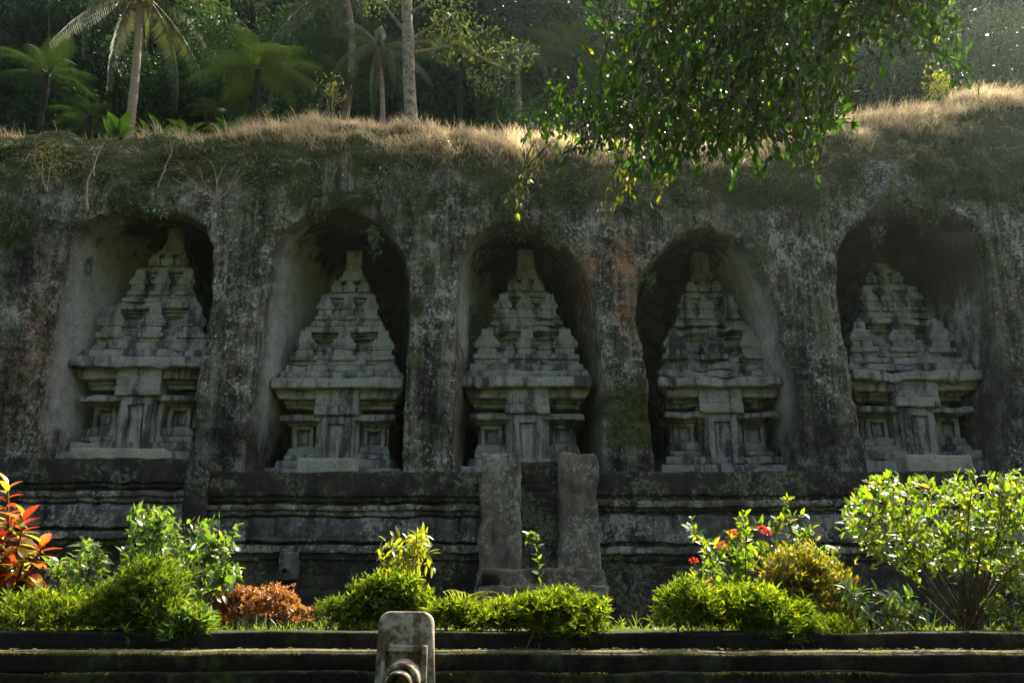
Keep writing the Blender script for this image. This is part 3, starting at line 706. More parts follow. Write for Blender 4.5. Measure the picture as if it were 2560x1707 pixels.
M_CR = [leaf_material('croton_red_leaf', (0.30, 0.02, 0.012), (0.42, 0.06, 0.01), 0.45, 0.22, 0.6, None, 0, (1.9, 1.4, 0.8)),
        leaf_material('croton_orange_leaf', (0.40, 0.10, 0.015), (0.48, 0.20, 0.02), 0.45, 0.22, 0.6, None, 0, (1.7, 1.4, 0.5)),
        leaf_material('croton_yellow_leaf', (0.40, 0.30, 0.03), (0.34, 0.32, 0.05), 0.45, 0.22, 0.6, None, 0, (1.6, 1.5, 0.5)),
        leaf_material('croton_green_leaf', (0.06, 0.09, 0.02), (0.12, 0.15, 0.03), 0.4, 0.2, 0.6),
        leaf_material('croton_maroon_leaf', (0.05, 0.008, 0.015), (0.10, 0.012, 0.02), 0.35, 0.18, 0.7, None, 0, (1.8, 1.0, 1.0))]
M_GRASS = leaf_material('dry_grass_blade', (0.40, 0.35, 0.26), (0.68, 0.60, 0.46), 0.5, 0.6, 0.2, (0.16, 0.17, 0.07), 0.2, (1.25, 1.1, 0.8))
M_COVER = leaf_material('bank_creeper_leaf', (0.024, 0.042, 0.011), (0.085, 0.10, 0.034), 0.25, 0.6, 0.2, (0.18, 0.15, 0.085), 0.08)
M_BANKF = leaf_material('bank_shrub_leaf', (0.035, 0.065, 0.022), (0.10, 0.135, 0.052), 0.25, 0.5, 0.3, (0.18, 0.17, 0.09), 0.08)
M_VINE = leaf_material('hanging_vine_leaf', (0.035, 0.07, 0.02), (0.07, 0.115, 0.035), 0.3, 0.4, 0.4)
M_IVY = leaf_material('pale_climber_leaf', (0.07, 0.10, 0.05), (0.14, 0.16, 0.07), 0.35, 0.45, 0.4, (0.2, 0.18, 0.07), 0.1)
M_BANANA = leaf_material('broad_green_leaf', (0.05, 0.12, 0.02), (0.07, 0.16, 0.03), 0.4, 0.35, 0.5)
M_FLOWER = leaf_material('scarlet_petal', (0.55, 0.03, 0.015), (0.65, 0.10, 0.02), 0.35, 0.5, 0.3, None, 0, (1.5, 1.1, 0.9))
M_MOSSF = leaf_material('moss_tuft', (0.06, 0.075, 0.015), (0.13, 0.13, 0.03), 0.4, 0.8, 0.1)
M_BARK = bark_material('dark_bark', (0.05, 0.04, 0.03), (0.12, 0.10, 0.08))
M_BARKP = bark_material('pale_blotched_bark', (0.16, 0.13, 0.095), (0.30, 0.26, 0.20), (2, 2, 3), (0.07, 0.06, 0.045))
M_PALMT = bark_material('ringed_palm_bark', (0.16, 0.12, 0.085), (0.30, 0.235, 0.17), (0.6, 0.6, 9))
M_FERNT = bark_material('fibrous_fern_trunk', (0.012, 0.010, 0.008), (0.035, 0.028, 0.02))  # colour darkened to stand in for the shade below the fronds
M_TWIG = bark_material('brown_twig', (0.06, 0.045, 0.025), (0.13, 0.10, 0.05))
M_DEADW = bark_material('bleached_dead_wood', (0.20, 0.17, 0.13), (0.36, 0.32, 0.26))
M_COCO = bark_material('coconut_husk', (0.20, 0.13, 0.04), (0.32, 0.22, 0.07), (2, 2, 2))

def leaf_tmpl(w, fold=0.12, curl=0.15, ns=2, peak=0.42, tip=1.0):
    """leaf along +y of length 1: midrib and two edges"""
    if ns == 1:
        tv = np.array([[0, 0, 0], [-w, peak, fold * w * 2], [0, 1, -curl], [w, peak, fold * w * 2]]); tf = np.array([[0, 3, 2], [0, 2, 1]])
        return tv, tf
    t = np.linspace(0, 1, ns + 1); prof = w * np.sin(np.pi * t ** (math.log(0.5) / math.log(peak))) ** 0.85
    V = [[0, 0, 0]]; rows_ = []
    for k in range(1, ns):
        z = -curl * t[k] ** 2; b = len(V); V += [[-prof[k], t[k], z + fold * prof[k] * 2], [0, t[k], z], [prof[k], t[k], z + fold * prof[k] * 2]]; rows_.append((b, b + 1, b + 2))
    V.append([0, 1, -curl]); e = len(V) - 1; T = []
    a = rows_[0]; T += [[0, a[2], a[1]], [0, a[1], a[0]]]
    for p, q in zip(rows_[:-1], rows_[1:]): T += [[p[0], p[1], q[1]], [p[0], q[1], q[0]], [p[1], p[2], q[2]], [p[1], q[2], q[1]]]
    z = rows_[-1]; T += [[z[0], z[1], e], [z[1], z[2], e]]
    return np.array(V, float), np.array(T)
T_LOW = leaf_tmpl(0.26, 0.15, 0.15, 1)
T_NEED = leaf_tmpl(0.11, 0.1, 0.2, 1)
T_MED = leaf_tmpl(0.24, 0.15, 0.2, 3)
def leaf_mesh(name, w, mat, fold=0.16, curl=0.2, ns=5, peak=0.42):
    V, F = leaf_tmpl(w, fold, curl, ns, peak); return mk(name, V, F, mat)

# ------------------------------------------------------------------ forest on top of the cliff
def gz(x, Y): return float(z_top(x) + (Y - YB) * 0.03 - 0.9 * sstep(0, 4, Y - YB)) - 0.25
def crown_points(lobes, n):
    """points in the outer shell of several lobes; returns positions and outward directions"""
    lobes = np.array(lobes, float); wgt = lobes[:, 3] * lobes[:, 4]; wgt /= wgt.sum()
    idx = RNG.choice(len(lobes), n, p=wgt); d = rdir(n); r = RNG.random(n) ** 0.35
    lump = 1 + 0.35 * fbm(d * 1.8 + idx[:, None] * 9.1, 3, 90)
    P = lobes[idx, :3] + d * (r * lump)[:, None] * lobes[idx][:, [3, 3, 4]]
    return P, d
def forest_tree_proto(h, r, nl, seed, mat, size, trunk_mat=M_BARK, low=0.25):
    rr = random.Random(seed); lobes = []
    for k in range(15):
        a = rr.uniform(0, 2 * PI); q = rr.uniform(0.15, 1.0) * r * 0.75; z = h * rr.uniform(low + 0.1, 0.9)
        lobes.append((q * math.cos(a), q * math.sin(a), z, r * rr.uniform(.28, .48), r * rr.uniform(.2, .34)))
    lobes.append((0, 0, h * 0.92, r * .4, r * .3))
    P, d = crown_points(lobes, nl)
    dd = norm(d * 0.6 + rdir(nl) * 0.8 + np.array([0, 0, -0.25])); nn = norm(rdir(nl) * 0.6 + np.array([0, 0, 1.0]) + d * .4)
    V, F = cloud(P, frames(dd, nn), size * RNG.uniform(.7, 1.3, nl), *T_LOW)
    crown = mk('crown', V, F, mat, False)
    G = Geo(); G.add(*tube(bez((0, 0, -1), (rr.uniform(-.4, .4), 0, h * .4), (rr.uniform(-.5, .5), 0, h * .85), 10), np.linspace(.30, .07, 10) * h / 14, 8))
    G2 = Geo()
    for l in lobes[:9]:
        z0 = h * rr.uniform(.25, .55); c = np.array(l[:3])
        G2.add(*tube(bez((0, 0, z0), (c[0] * .4, c[1] * .4, z0 + (c[2] - z0) * .7), c, 6), np.linspace(.11, .03, 6) * h / 14, 6))
    return [('trunk', G.mesh('trunk', trunk_mat), None), ('limbs', G2.mesh('limbs', trunk_mat), None), ('crown', crown, 'stuff')]
def plant_copy(proto, name, label, cat, loc, rz=0.0, sc=1.0, group=None):
    o = thing(name, label, cat, loc, group); o.rotation_euler = (0, 0, rz); o.scale = (sc, sc, sc)
    for nm, me, kind in proto:
        c = bpy.data.objects.new(nm, me); COL.objects.link(c); c.parent = o
        if kind: c['kind'] = kind
    return o
PROTO = [forest_tree_proto(19, 5.6, 11000, 11, M_LEAF_DARK, .40, low=.12), forest_tree_proto(17, 5.0, 11000, 12, M_LEAF_DARK, .34, low=.08), forest_tree_proto(21, 6.2, 12000, 13, M_LEAF_DARK, .42, low=.05), forest_tree_proto(15, 4.6, 10000, 14, M_LEAF_MID, .30, low=.05)]
rr = random.Random(4)
def px_col(x, Y): return 1280 + FOC * x / ((Y - CAMY) * cP + 22 * sP)
GF = 'forest trees behind the cliff'
for row, (Y, n, sc) in enumerate(((31, 15, 1.6), (23, 15, 1.45), (15, 13, 1.0))):
    for k in range(n):
        half = (Y + 26) * 0.66
        x = -half + 2 * half * (k + rr.uniform(.2, .8)) / n; y = Y + rr.uniform(-2.5, 2.5)
        if row == 2 and 9 < x < 30: continue
        px = float(px_col(x, y)); land = min(((40, 'the low bluish shrub'), (330, 'the coconut palm'), (640, 'the large bright tree fern'), (860, 'the tall hanging palm'), (1020, 'the pale blotched trunk'), (1180, 'the broad mid-green shrub'), (1440, 'the greyish tree fern'), (1800, 'the overhanging leaves'), (2350, 'the small yellow bush'), (2560, 'the far end of the golden grass')), key=lambda q: abs(q[0] - px))[1]
        lab = ('tall dark tree in the deepest forest behind ', 'dark broadleaf tree in the mid forest behind ', 'leafy tree at the near forest edge behind ')[row] + land
        plant_copy(PROTO[rr.randrange(4) if row else rr.randrange(3)], 'forest_tree', lab, 'tree', (x, y, gz(x, y)), rr.uniform(0, 6.28), sc * rr.uniform(.85, 1.12) * (.74 if x > 8 and row == 1 else 1), GF)
# forest understorey: thickets fill the gaps under the crowns
def thicket_proto(r, h, nl, seed, mat, size):
    rr = random.Random(seed); lobes = [(rr.uniform(-r, r) * .8, rr.uniform(-r, r) * .4, h * rr.uniform(.15, .75), r * rr.uniform(.3, .45), h * rr.uniform(.2, .32)) for _ in range(9)]
    P, d = crown_points(lobes, nl); P = P[P[:, 2] > -.3]; nl = len(P); d = d[:nl]
    dd = norm(rdir(nl) + np.array([0, 0, -0.1])); nn = norm(rdir(nl) * .5 + np.array([0, -.3, 1.0]))
    V, F = cloud(P, frames(dd, nn), size * RNG.uniform(.6, 1.3, nl), *T_LOW); G = Geo()
    for l in lobes: G.add(*tube(bez((l[0] * .2, l[1] * .2, -.4), (l[0] * .4, l[1] * .4, l[2] * .7), l[:3], 5), np.linspace(.06, .02, 5), 5))
    return [('stems', G.mesh('stems', M_TWIG), None), ('foliage', mk('foliage', V, F, mat, False), 'stuff')]
TH = [thicket_proto(2.6, 3.6, 3000, 21, M_LEAF_DARK, .3), thicket_proto(2.4, 3.0, 3000, 22, M_LEAF_MID, .24), thicket_proto(2.2, 2.6, 2600, 23, M_LEAF_DARK, .34)]
for k in range(15):
    Y = 9.5 + rr.uniform(-1, 3); x = -24 + 46 * (k + rr.uniform(.2, .8)) / 15
    plant_copy(TH[rr.choice((0, 2))], 'thicket', 'dark undergrowth thicket at the foot of the forest trees', 'bush', (x, Y, gz(x, Y)), rr.uniform(0, 6.28), rr.uniform(.9, 1.4), 'thickets under the forest')
def by_px(px, py, Y): p = at(px, py, Y); return float(p[0])
p = at(1180, 300, 6.5); plant_copy(thicket_proto(3.6, 4.2, 6500, 26, M_LEAF_MID, .22), 'dense_shrub', 'broad mid-green shrub behind the golden grass, right of the pale trunk', 'bush', (p[0], 7.0, gz(p[0], 7.0)))
p = at(60, 300, 5.0); plant_copy(thicket_proto(1.6, 2.6, 900, 27, M_LEAF_MID, .26), 'dense_shrub', 'loose green shrub behind the grass left of the palm trunk', 'bush', (p[0], 5.6, gz(p[0], 5.6)), 0.4)
p = at(160, 310, 5.0); plant_copy(thicket_proto(1.2, 1.5, 900, 28, M_LEAF_MID, .2), 'dense_shrub', 'low bluish green shrub close to the palm foot', 'bush', (p[0], 5.0, gz(p[0], 5.0)), 1.4)
# the hazy trees at the right
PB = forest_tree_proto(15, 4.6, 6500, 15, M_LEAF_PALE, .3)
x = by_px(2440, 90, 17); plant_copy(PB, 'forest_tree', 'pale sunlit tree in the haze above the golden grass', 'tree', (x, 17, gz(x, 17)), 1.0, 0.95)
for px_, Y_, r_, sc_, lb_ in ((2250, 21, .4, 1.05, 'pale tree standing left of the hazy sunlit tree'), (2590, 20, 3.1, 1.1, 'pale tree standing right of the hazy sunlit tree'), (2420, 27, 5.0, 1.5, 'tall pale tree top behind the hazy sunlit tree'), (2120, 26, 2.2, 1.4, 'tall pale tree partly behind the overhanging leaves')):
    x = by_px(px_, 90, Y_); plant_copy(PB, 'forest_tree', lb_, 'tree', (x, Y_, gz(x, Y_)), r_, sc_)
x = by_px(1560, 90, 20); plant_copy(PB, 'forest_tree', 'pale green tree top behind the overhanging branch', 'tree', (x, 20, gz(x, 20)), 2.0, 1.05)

# ------------------------------------------------------------------ fronds
def frond_mesh(name, L, droop, npair, wmax, mat, style, seed=0):
    """one frond along +y, arching in z; style fern (feathered pinnae) or palm (long leaflets)"""
    r = np.random.default_rng(seed); t = np.linspace(0, 1, 12)
    path = np.stack([0 * t, L * (t - 0.10 * droop * t ** 2), L * droop * (0.42 * t - 0.95 * t ** 2.2)], -1)
    G = Geo(); V, F = tube(path, np.linspace(.028, .006, 12) * L / 3, 5); G.add(V, F)
    def P(u): return np.array([np.interp(u, t, path[:, k]) for k in range(3)])
    pos = []; dd = []; nn = []; sz = []
    for k in range(npair):
        u = 0.12 + 0.87 * k / (npair - 1); p = P(u); tg = norm(P(min(1, u + .02)) - P(max(0, u - .02)))
        for sd in (-1, 1):
            if style == 'fern':
                ln = wmax * math.sin(PI * min(1, (u - .05) * .95) ** .75) ** .8 * (1 - .15 * r.random()); d = norm(np.array([sd * 1.0, 0, -.12]) + tg * .30)
                n = max(3, int(ln / 0.05)); up = norm(np.cross(tg, np.array([sd, 0, 0])) * sd)
                for q in range(n):
                    w = (q + .5) / n; pp = p + d * ln * w + np.array([0, 0, -.18 * ln * w * w]); lw = 0.066 * (1 - .6 * w) * (L / 3) + .010
                    for s2 in (-1, 1):
                        pos.append(pp); dd.append(norm(tg * s2 + d * .35)); nn.append(up + r.normal(size=3) * .1); sz.append(lw)
            else:
                ln = wmax * (0.55 + .45 * math.sin(PI * u)) * (1 - .4 * u * u) * r.uniform(.85, 1.1)
                pos.append(p); dd.append(norm(np.array([sd * .9, 0, -.75 - .35 * r.random()]) + tg * .7)); nn.append(np.array([sd * -.4, .1, 1.0])); sz.append(ln)
    pos, dd, nn, sz = map(np.array, (pos, dd, nn, sz))
    tm = leaf_tmpl(.36, .0, .05, 1, .3) if style == 'fern' else leaf_tmpl(.045, .15, .28, 3, .3)
    V, F = cloud(pos, frames(dd, nn), sz, *tm); G.add(V, F)
    return G.mesh(name, mat, False)
def whorl(root, me, c, n, el0, el1, seed, name='frond', sc=1.0, az0=0, tw=0.15):
    r = random.Random(seed)
    for k in range(n):
        a = az0 + 2 * PI * k / n + r.uniform(-.2, .2); e = math.radians(r.uniform(el0, el1))
        d = np.array([math.cos(a) * math.cos(e), math.sin(a) * math.cos(e), math.sin(e)]); z = np.array([0, 0, 1.0]) + np.array([r.uniform(-tw, tw), r.uniform(-tw, tw), 0])
        R = frames(d[None], z[None])[0]; placed(name, me[k % len(me)], root, c, R, sc * r.uniform(.85, 1.1))
FR = [frond_mesh('tree_fern_frond', 3.0, .40, 26, .80, M_FERN, 'fern', 1), frond_mesh('tree_fern_frond', 2.8, .6, 26, .76, M_FERN, 'fern', 2)]
FRD = [frond_mesh('dark_fern_frond', 2.9, .4, 26, .74, M_FERND, 'fern', 3), frond_mesh('dark_fern_frond', 2.7, .6, 26, .7, M_FERND, 'fern', 4)]
def tree_fern(px, py, Y, label, meshes, n, sc, seed, el=(-4, 30)):
    c = at(px, py, Y); root = thing('tree_fern', label, 'tree fern', (c[0], Y, gz(c[0], Y)), 'tree ferns on the cliff top')
    z0 = gz(c[0], Y) - .3
    V, F = tube(bez((c[0], Y, z0), (c[0] + .1, Y, (z0 + c[2]) / 2), c, 8), np.linspace(.17, .12, 8), 8); obj('trunk', mk('trunk', weather(.04, seed)(V), F, M_FERNT), root)
    whorl(root, meshes, c, n, el[0], el[1], seed, 'frond', sc); return root
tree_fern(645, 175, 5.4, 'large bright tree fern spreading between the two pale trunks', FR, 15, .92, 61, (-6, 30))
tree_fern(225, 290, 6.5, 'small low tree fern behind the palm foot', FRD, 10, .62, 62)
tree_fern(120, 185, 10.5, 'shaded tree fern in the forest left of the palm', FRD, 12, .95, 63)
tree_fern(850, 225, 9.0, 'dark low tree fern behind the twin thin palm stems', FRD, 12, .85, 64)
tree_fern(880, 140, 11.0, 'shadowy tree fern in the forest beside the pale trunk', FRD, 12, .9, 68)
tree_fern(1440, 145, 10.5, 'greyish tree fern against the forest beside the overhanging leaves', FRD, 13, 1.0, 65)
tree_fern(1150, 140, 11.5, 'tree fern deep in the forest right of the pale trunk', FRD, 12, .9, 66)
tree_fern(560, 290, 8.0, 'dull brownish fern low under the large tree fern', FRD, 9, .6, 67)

PF = [frond_mesh('palm_frond', 4.6, .45, 46, .85, M_PALM, 'palm', 5), frond_mesh('palm_frond', 4.4, .75, 46, .8, M_PALM, 'palm', 6), frond_mesh('palm_frond', 4.2, 1.0, 44, .8, M_PALM, 'palm', 7)]
DF = [frond_mesh('dead_palm_frond', 3.0, 1.2, 30, .6, M_DEADP, 'palm', 8)]
def palm(label, base, mid, top, Y, rad, n, sc, seed, el=(-25, 55), dead=2, nuts=0):
    a = at(*base, Y); b = at(*mid, Y); c = at(*top, Y); root = thing('palm_tree', label, 'palm tree', tuple(a - np.array([0, 0, .4])), 'palms on the cliff top')
    a = a - np.array([0, 0, .8]); path = bez(a, 2 * b - .5 * (a + c), c, 60); k = np.arange(60)
    r = np.linspace(rad * 1.25, rad * .85, 60) * (1 + .05 * (k % 2)); V, F = tube(path, r, 12); obj('trunk', mk('trunk', V, F, M_PALMT), root)
    whorl(root, PF, c, n, el[0], el[1], seed, 'frond', sc)
    if dead: whorl(root, DF, c - np.array([0, 0, .15]), dead, -75, -55, seed + 1, 'dead_frond', sc * .8)
    rr = random.Random(seed)
    for q in range(nuts):
        an = rr.uniform(0, 2 * PI); pos = c + np.array([math.cos(an) * .38, math.sin(an) * .38, -.35 - .3 * rr.random()])
        P, F = rbox_geo(-.13, .13, -.13, .13, -.16, .16, .1, .06); obj('coconut', mk('coconut', P + pos, F, M_COCO), root)
    return root
palm('coconut palm with a tall ringed trunk and drooping fronds', (325, 318), (340, 170), (352, -22), 6.5, .155, 18, 1.05, 71, (-38, 50), 2, 8)
palm('thin-stemmed palm with grey fronds beside the pale trunk', (958, 300), (955, 220), (945, 120), 7.5, .09, 13, .72, 72, (-45, 45), 3)
palm('palm with hanging fronds deep in the forest beside the overhanging leaves', (1300, 330), (1296, 240), (1290, 120), 11, .12, 12, .7, 73, (-60, 30), 3)
palm('tall palm whose fronds hang from above into the forest', (860, 290), (880, 100), (850, -40), 10, .14, 14, .95, 74, (-50, 40), 2)

# the pale blotched tree between the ferns
pt = thing('pale_tree', 'slim tree with a pale blotched trunk and thin side branches', 'tree', tuple(at(1028, 312, 5.2)))
b0, b1 = at(1030, 345, 5.2), at(1012, -260, 5.2)
V, F = tube(bez(b0, at(1016, 60, 5.2), b1, 24), np.linspace(.27, .17, 24), 12); obj('trunk', mk('trunk', weather(.05, 3, 1.2)(V), F, M_BARKP), pt)
tips = []
for (a_, m_, e_) in (((1012, 78), (960, 20), (930, -40)), ((1022, 135), (1110, 120), (1150, 110)), ((1150, 110), (1220, 160), (1260, 170)), ((1030, 100), (1070, 70), (1120, 40)), ((1015, 40), (1080, 0), (1160, -60)), ((1010, 0), (930, -60), (880, -90)), ((1012, -60), (1080, -120), (1180, -130))):
    A, B, C = at(*a_, 5.2), at(*m_, 5.0), at(*e_, 4.8 + random.uniform(-.6, .8)); V, F = tube(bez(A, B, C, 9), np.linspace(.085, .025, 9), 7)
    obj('branch', mk('branch', V, F, M_BARKP), pt); tips.append(C); tips.append(.5 * (B + C))
lob = [(*(c + RNG.normal(size=3) * .3), 1.0, .55) for c in tips]
P, d = crown_points(lob, 2600); V, F = cloud(P, frames(norm(d + rdir(2600)), norm(rdir(2600) * .6 + [0, 0, 1])), .17 * RNG.uniform(.7, 1.3, 2600), *T_LOW)
obj('crown', mk('crown', V, F, M_LEAF_PALE, False), pt, 'stuff')

# ------------------------------------------------------------------ growth on the bank
def blades(P, d0, L, width, mat, name, droop=0.6, kind='stuff'):
    """curved grass blades: four-vertex-pair strips from P along d0, bending down"""
    n = len(P); d = norm(d0); side = norm(np.cross(d, rdir(n))); V = np.zeros((n, 7, 3)); ts = (0, .35, .7, 1.0)
    g = np.array([0, -.25, -1.0])
    for k, t in enumerate(ts):
        c = P + d * (L * t)[:, None] + g * (droop * L * t * t)[:, None]; w = (width * (1 - t) ** .7)[:, None] * side
        if k < 3: V[:, 2 * k] = c - w; V[:, 2 * k + 1] = c + w
        else: V[:, 6] = c
    tf = np.array([[0, 1, 3], [0, 3, 2], [2, 3, 5], [2, 5, 4], [4, 5, 6]])
    F = (tf[None] + (np.arange(n) * 7)[:, None, None]).reshape(-1, 3)
    return mk(name, V.reshape(-1, 3), F, mat, False)
def px_of(P):
    """photo column of world points, used to sow the bank by what grows where"""
    dpt = (P[:, 1] - CAMY) * cP + P[:, 2] * sP; return 1280 + FOC * P[:, 0] / dpt
def sow(n, s0, s1, dens):
    x = RNG.uniform(-21, 21, n); s = RNG.uniform(s0, s1, n); P = bank_pt(x, s); keep = RNG.random(n) < dens(px_of(P), s, P)
    return P[keep], s[keep]
DRY = np.array([(-600, .25), (0, .35), (120, .2), (300, .3), (520, .5), (650, .75), (900, .95), (1250, 1.0), (1500, .8), (1900, .9), (2100, 1), (2560, 1), (3200, 1)])
SLO = np.array([(-600, .8), (0, .75), (300, .78), (480, .5), (620, .32), (800, .28), (1000, .24), (1300, .3), (1700, .28), (2000, .25), (2200, .3), (2560, .36), (3200, .4)])
def d_dry(px, s, P):
    lo = np.interp(px, SLO[:, 0], SLO[:, 1]) + .09 + .30 * fbm(P * 1.1, 3, 120); cl = sstep(-.15, .28, fbm(P * np.array([2.2, 1.5, 1.5]), 3, 130))
    return np.interp(px, DRY[:, 0], DRY[:, 1]) * sstep(lo - .12, lo + .12, s) * (.2 + .8 * cl)
P, s = sow(190000, .12, 1.0, d_dry); n = len(P)
dirs = norm(np.stack([RNG.normal(0, .35, n) - .1, RNG.normal(-.35, .25, n) - .35 * (1 - s), np.full(n, 1.0)], -1))
L = RNG.uniform(.3, .95, n) * (0.55 + .9 * sstep(-.3, .4, fbm(P * 1.6, 2, 140)))
obj('dry_grass', blades(P, dirs, L, np.full(n, .0065) * RNG.uniform(.7, 1.5, n), M_GRASS, 'dry_grass', RNG.uniform(.25, 1.0, n) + .5 * (1 - s)), None, 'stuff')
x = RNG.uniform(-21, 21, 26000); Y = YB + RNG.random(26000) ** 1.4 * 4.5; P = bank_pt(x, np.ones_like(x)); P[:, 2] += (Y - YB) * .03 - .9 * sstep(0, 4, Y - YB); P[:, 1] = Y
keep = RNG.random(len(P)) < np.interp(px_of(P), DRY[:, 0], DRY[:, 1]) * sstep(-.4, .2, fbm(P * 1.1, 3, 150)); P = P[keep]; n = len(P)
obj('dry_grass', blades(P, norm(np.stack([RNG.normal(0, .3, n), RNG.normal(-.15, .3, n), np.ones(n)], -1)), RNG.uniform(.4, 1.15, n), np.full(n, .009), M_GRASS, 'dry_grass', RNG.uniform(.1, .5, n)), None, 'stuff')
# leafy clumps, green blades and creepers
GRN = np.array([(-600, .9), (0, .9), (300, .7), (600, .45), (900, .6), (1200, .7), (1500, 1), (1950, 1), (2150, .6), (2560, .5), (3200, .5)])
P, s = sow(70000, -.25, .72, lambda px, s, P: np.interp(px, GRN[:, 0], GRN[:, 1]) * sstep(.0, .22, fbm(P * np.array([1.3, 1, .8]), 4, 163) - .25 * np.maximum(0, s - .35))); n = len(P)
P[:, 1] -= RNG.random(n) * (.08 + .35 * sstep(.05, .5, fbm(P * 1.3, 4, 163)))
V, F = cloud(P, frames(norm(rdir(n) * .7 + np.array([0, -.5, -.35])), norm(rdir(n) * .5 + np.array([0, -.6, 1.0]))), RNG.uniform(.07, .16, n), *T_LOW); obj('bank_foliage', mk('bank_foliage', V, F, M_BANKF, False), None, 'stuff')
# straws hanging from the edge of the bank
def d_cov(px, s, P): return (.12 + .88 * sstep(-.1, .3, fbm(P * 1.0, 3, 160))) * sstep(-.25, .25, s + .35 * fbm(P * .6, 3, 165))
P, s = sow(80000, -.22, .97, d_cov); n = len(P); P[:, 1] -= .02 + .05 * RNG.random(n)
dd = norm(rdir(n) * .7 + np.array([0, -.5, -.25])); nn = norm(rdir(n) * .6 + np.array([0, -.6, 1.0]))
V, F = cloud(P, frames(dd, nn), RNG.uniform(.05, .12, n), *T_LOW); obj('bank_creepers', mk('bank_creepers', V, F, M_COVER, False), None, 'stuff')
P, s = sow(6000, .05, .6, lambda px, s, P: sstep(.1, .4, fbm(P * 2.2, 3, 175))); n = len(P)
obj('hanging_straw', blades(P, norm(np.stack([RNG.normal(0, .4, n), RNG.normal(-.8, .2, n), np.full(n, .3)], -1)), RNG.uniform(.3, .8, n), np.full(n, .006), M_GRASS, 'hanging_straw', RNG.uniform(.9, 1.6, n)), None, 'stuff')
P, s = sow(16000, .0, .95, lambda px, s, P: sstep(0, .4, fbm(P * 1.6, 3, 170)) * np.interp(px, [0, 600, 900], [1, .7, .3])); n = len(P)
obj('bank_grass', blades(P, norm(np.stack([RNG.normal(0, .5, n), RNG.normal(-.6, .3, n), np.full(n, .6)], -1)), RNG.uniform(.1, .3, n), np.full(n, .007), M_VINE, 'bank_grass', np.full(n, .7)), None, 'stuff')

# ------------------------------------------------------------------ leafy plants: stems to tips inside an outline, leaves along the twigs
def in_poly(n, poly):
    poly = np.array(poly, float); lo, hi = poly.min(0), poly.max(0); out = []
    while sum(map(len, out)) < n:
        q = RNG.uniform(lo, hi, (n * 2, 2)); out.append(q[sdist(q, poly) > 0])
    return np.concatenate(out)[:n]
def unp(q, Y):
    up = -(q[:, 1] - 853.5) / FOC; t = (Y - CAMY) / (cP - up * sP)
    return np.stack([(q[:, 0] - 1280) / FOC * t, Y, (sP + up * cP) * t], -1)
def leafy(root, base, tips, nmain, lsize, per, span, mat, meshes, nobj, w, stem_r=.012, arch=.35, hang=0.0, tmpl=None, stem_mat=M_TWIG, stem_name='stem', spread=1.0, up=.35, jit=.25):
    """stems from base to tips; leaves on the outer span of every twig; the first nobj leaves become single parts"""
    base = np.asarray(base, float); tips = np.asarray(tips, float); mains = []; pos = []; dd = []
    order = np.argsort(-np.linalg.norm(tips - base, axis=1)); sel = order[np.linspace(0, len(order) - 1, nmain).astype(int)]
    G = Geo()
    for k in sel:
        c = tips[k]; m = base + (c - base) * .5 + np.array([0, 0, arch * np.linalg.norm(c - base) * .35]) + RNG.normal(size=3) * .03
        path = bez(base + RNG.normal(size=3) * np.array([.06, .06, 0]), m + RNG.normal(size=3) * .05, c, 10); mains.append(path)
        V, F = tube(path, np.linspace(stem_r, stem_r * .35, 10), 6); obj(stem_name, mk(stem_name, V, F, stem_mat), root)
    allp = np.concatenate(mains)
    for k, c in enumerate(tips):
        if k in sel: path = mains[list(sel).index(k)]
        else:
            cand = allp[(allp[:, 2] < c[2] + .1 + hang * 9)]; cand = cand if len(cand) else allp
            st_ = cand[np.argmin(np.linalg.norm(cand - c, axis=1) + RNG.random(len(cand)) * .25)]
            path = bez(st_, .5 * (st_ + c) + np.array([0, 0, arch * .2 * np.linalg.norm(c - st_)]), c, 7); V, F = tube(path, np.linspace(stem_r * .45, stem_r * .2, 7), 4); G.add(V, F)
        ln = np.linalg.norm(np.diff(path, axis=0), axis=1).sum(); m = per
        f0 = max(0.0, 1 - span / max(ln, .01))
        for q in range(m):
            f = f0 + (1 - f0) * (q + .6) / m; i = min(f * (len(path) - 1), len(path) - 1.001); j = int(i); p = path[j] + (path[j + 1] - path[j]) * (i - j); tg = norm(path[j + 1] - path[j])
            a = q * 2.4 + k; o = norm(np.cross(tg, np.array([math.cos(a), math.sin(a), .3])))
            pos.append(p); dd.append(norm(o * spread + tg * .55 + np.array([0, 0, up - hang])))
    if G.n: obj('twigs', G.mesh('twigs', stem_mat), root, 'stuff')
    pos = np.array(pos); dd = norm(np.array(dd) + RNG.normal(size=(len(dd), 3)) * jit); n = len(pos)
    nn = norm(RNG.normal(size=(n, 3)) * .45 + np.array([0, -.2, 1.0])); R = frames(dd, nn); sz = lsize * RNG.uniform(.65, 1.25, n)
    idx = np.arange(n)
    if nobj:
        pick = np.argsort(pos[:, 1] - 2.0 * sz)[:nobj] if n > nobj else idx
        for i in pick: placed('leaf', meshes[i % len(meshes)], root, pos[i], R[i], float(sz[i]))
        idx = np.setdiff1d(idx, pick)
    if len(idx):
        V, F = cloud(pos[idx], R[idx], sz[idx], *(tmpl or T_MED)); obj('foliage', mk('foliage', V, F, mat, True), root, 'stuff')
    return root
def plant(name, label, cat, base_px, Y, poly, dy, ntips, bias=1.0, group=None, **kw):
    b = at(base_px[0], base_px[1], Y); b[2] = Z_G - .03 if Y > -17.7 else Z_LEDGE - .02
    root = thing(name, label, cat, tuple(b), group)
    q = in_poly(ntips, poly); yy = Y + RNG.normal(0, dy, ntips)
    return leafy(root, b, unp(q, yy), **kw)

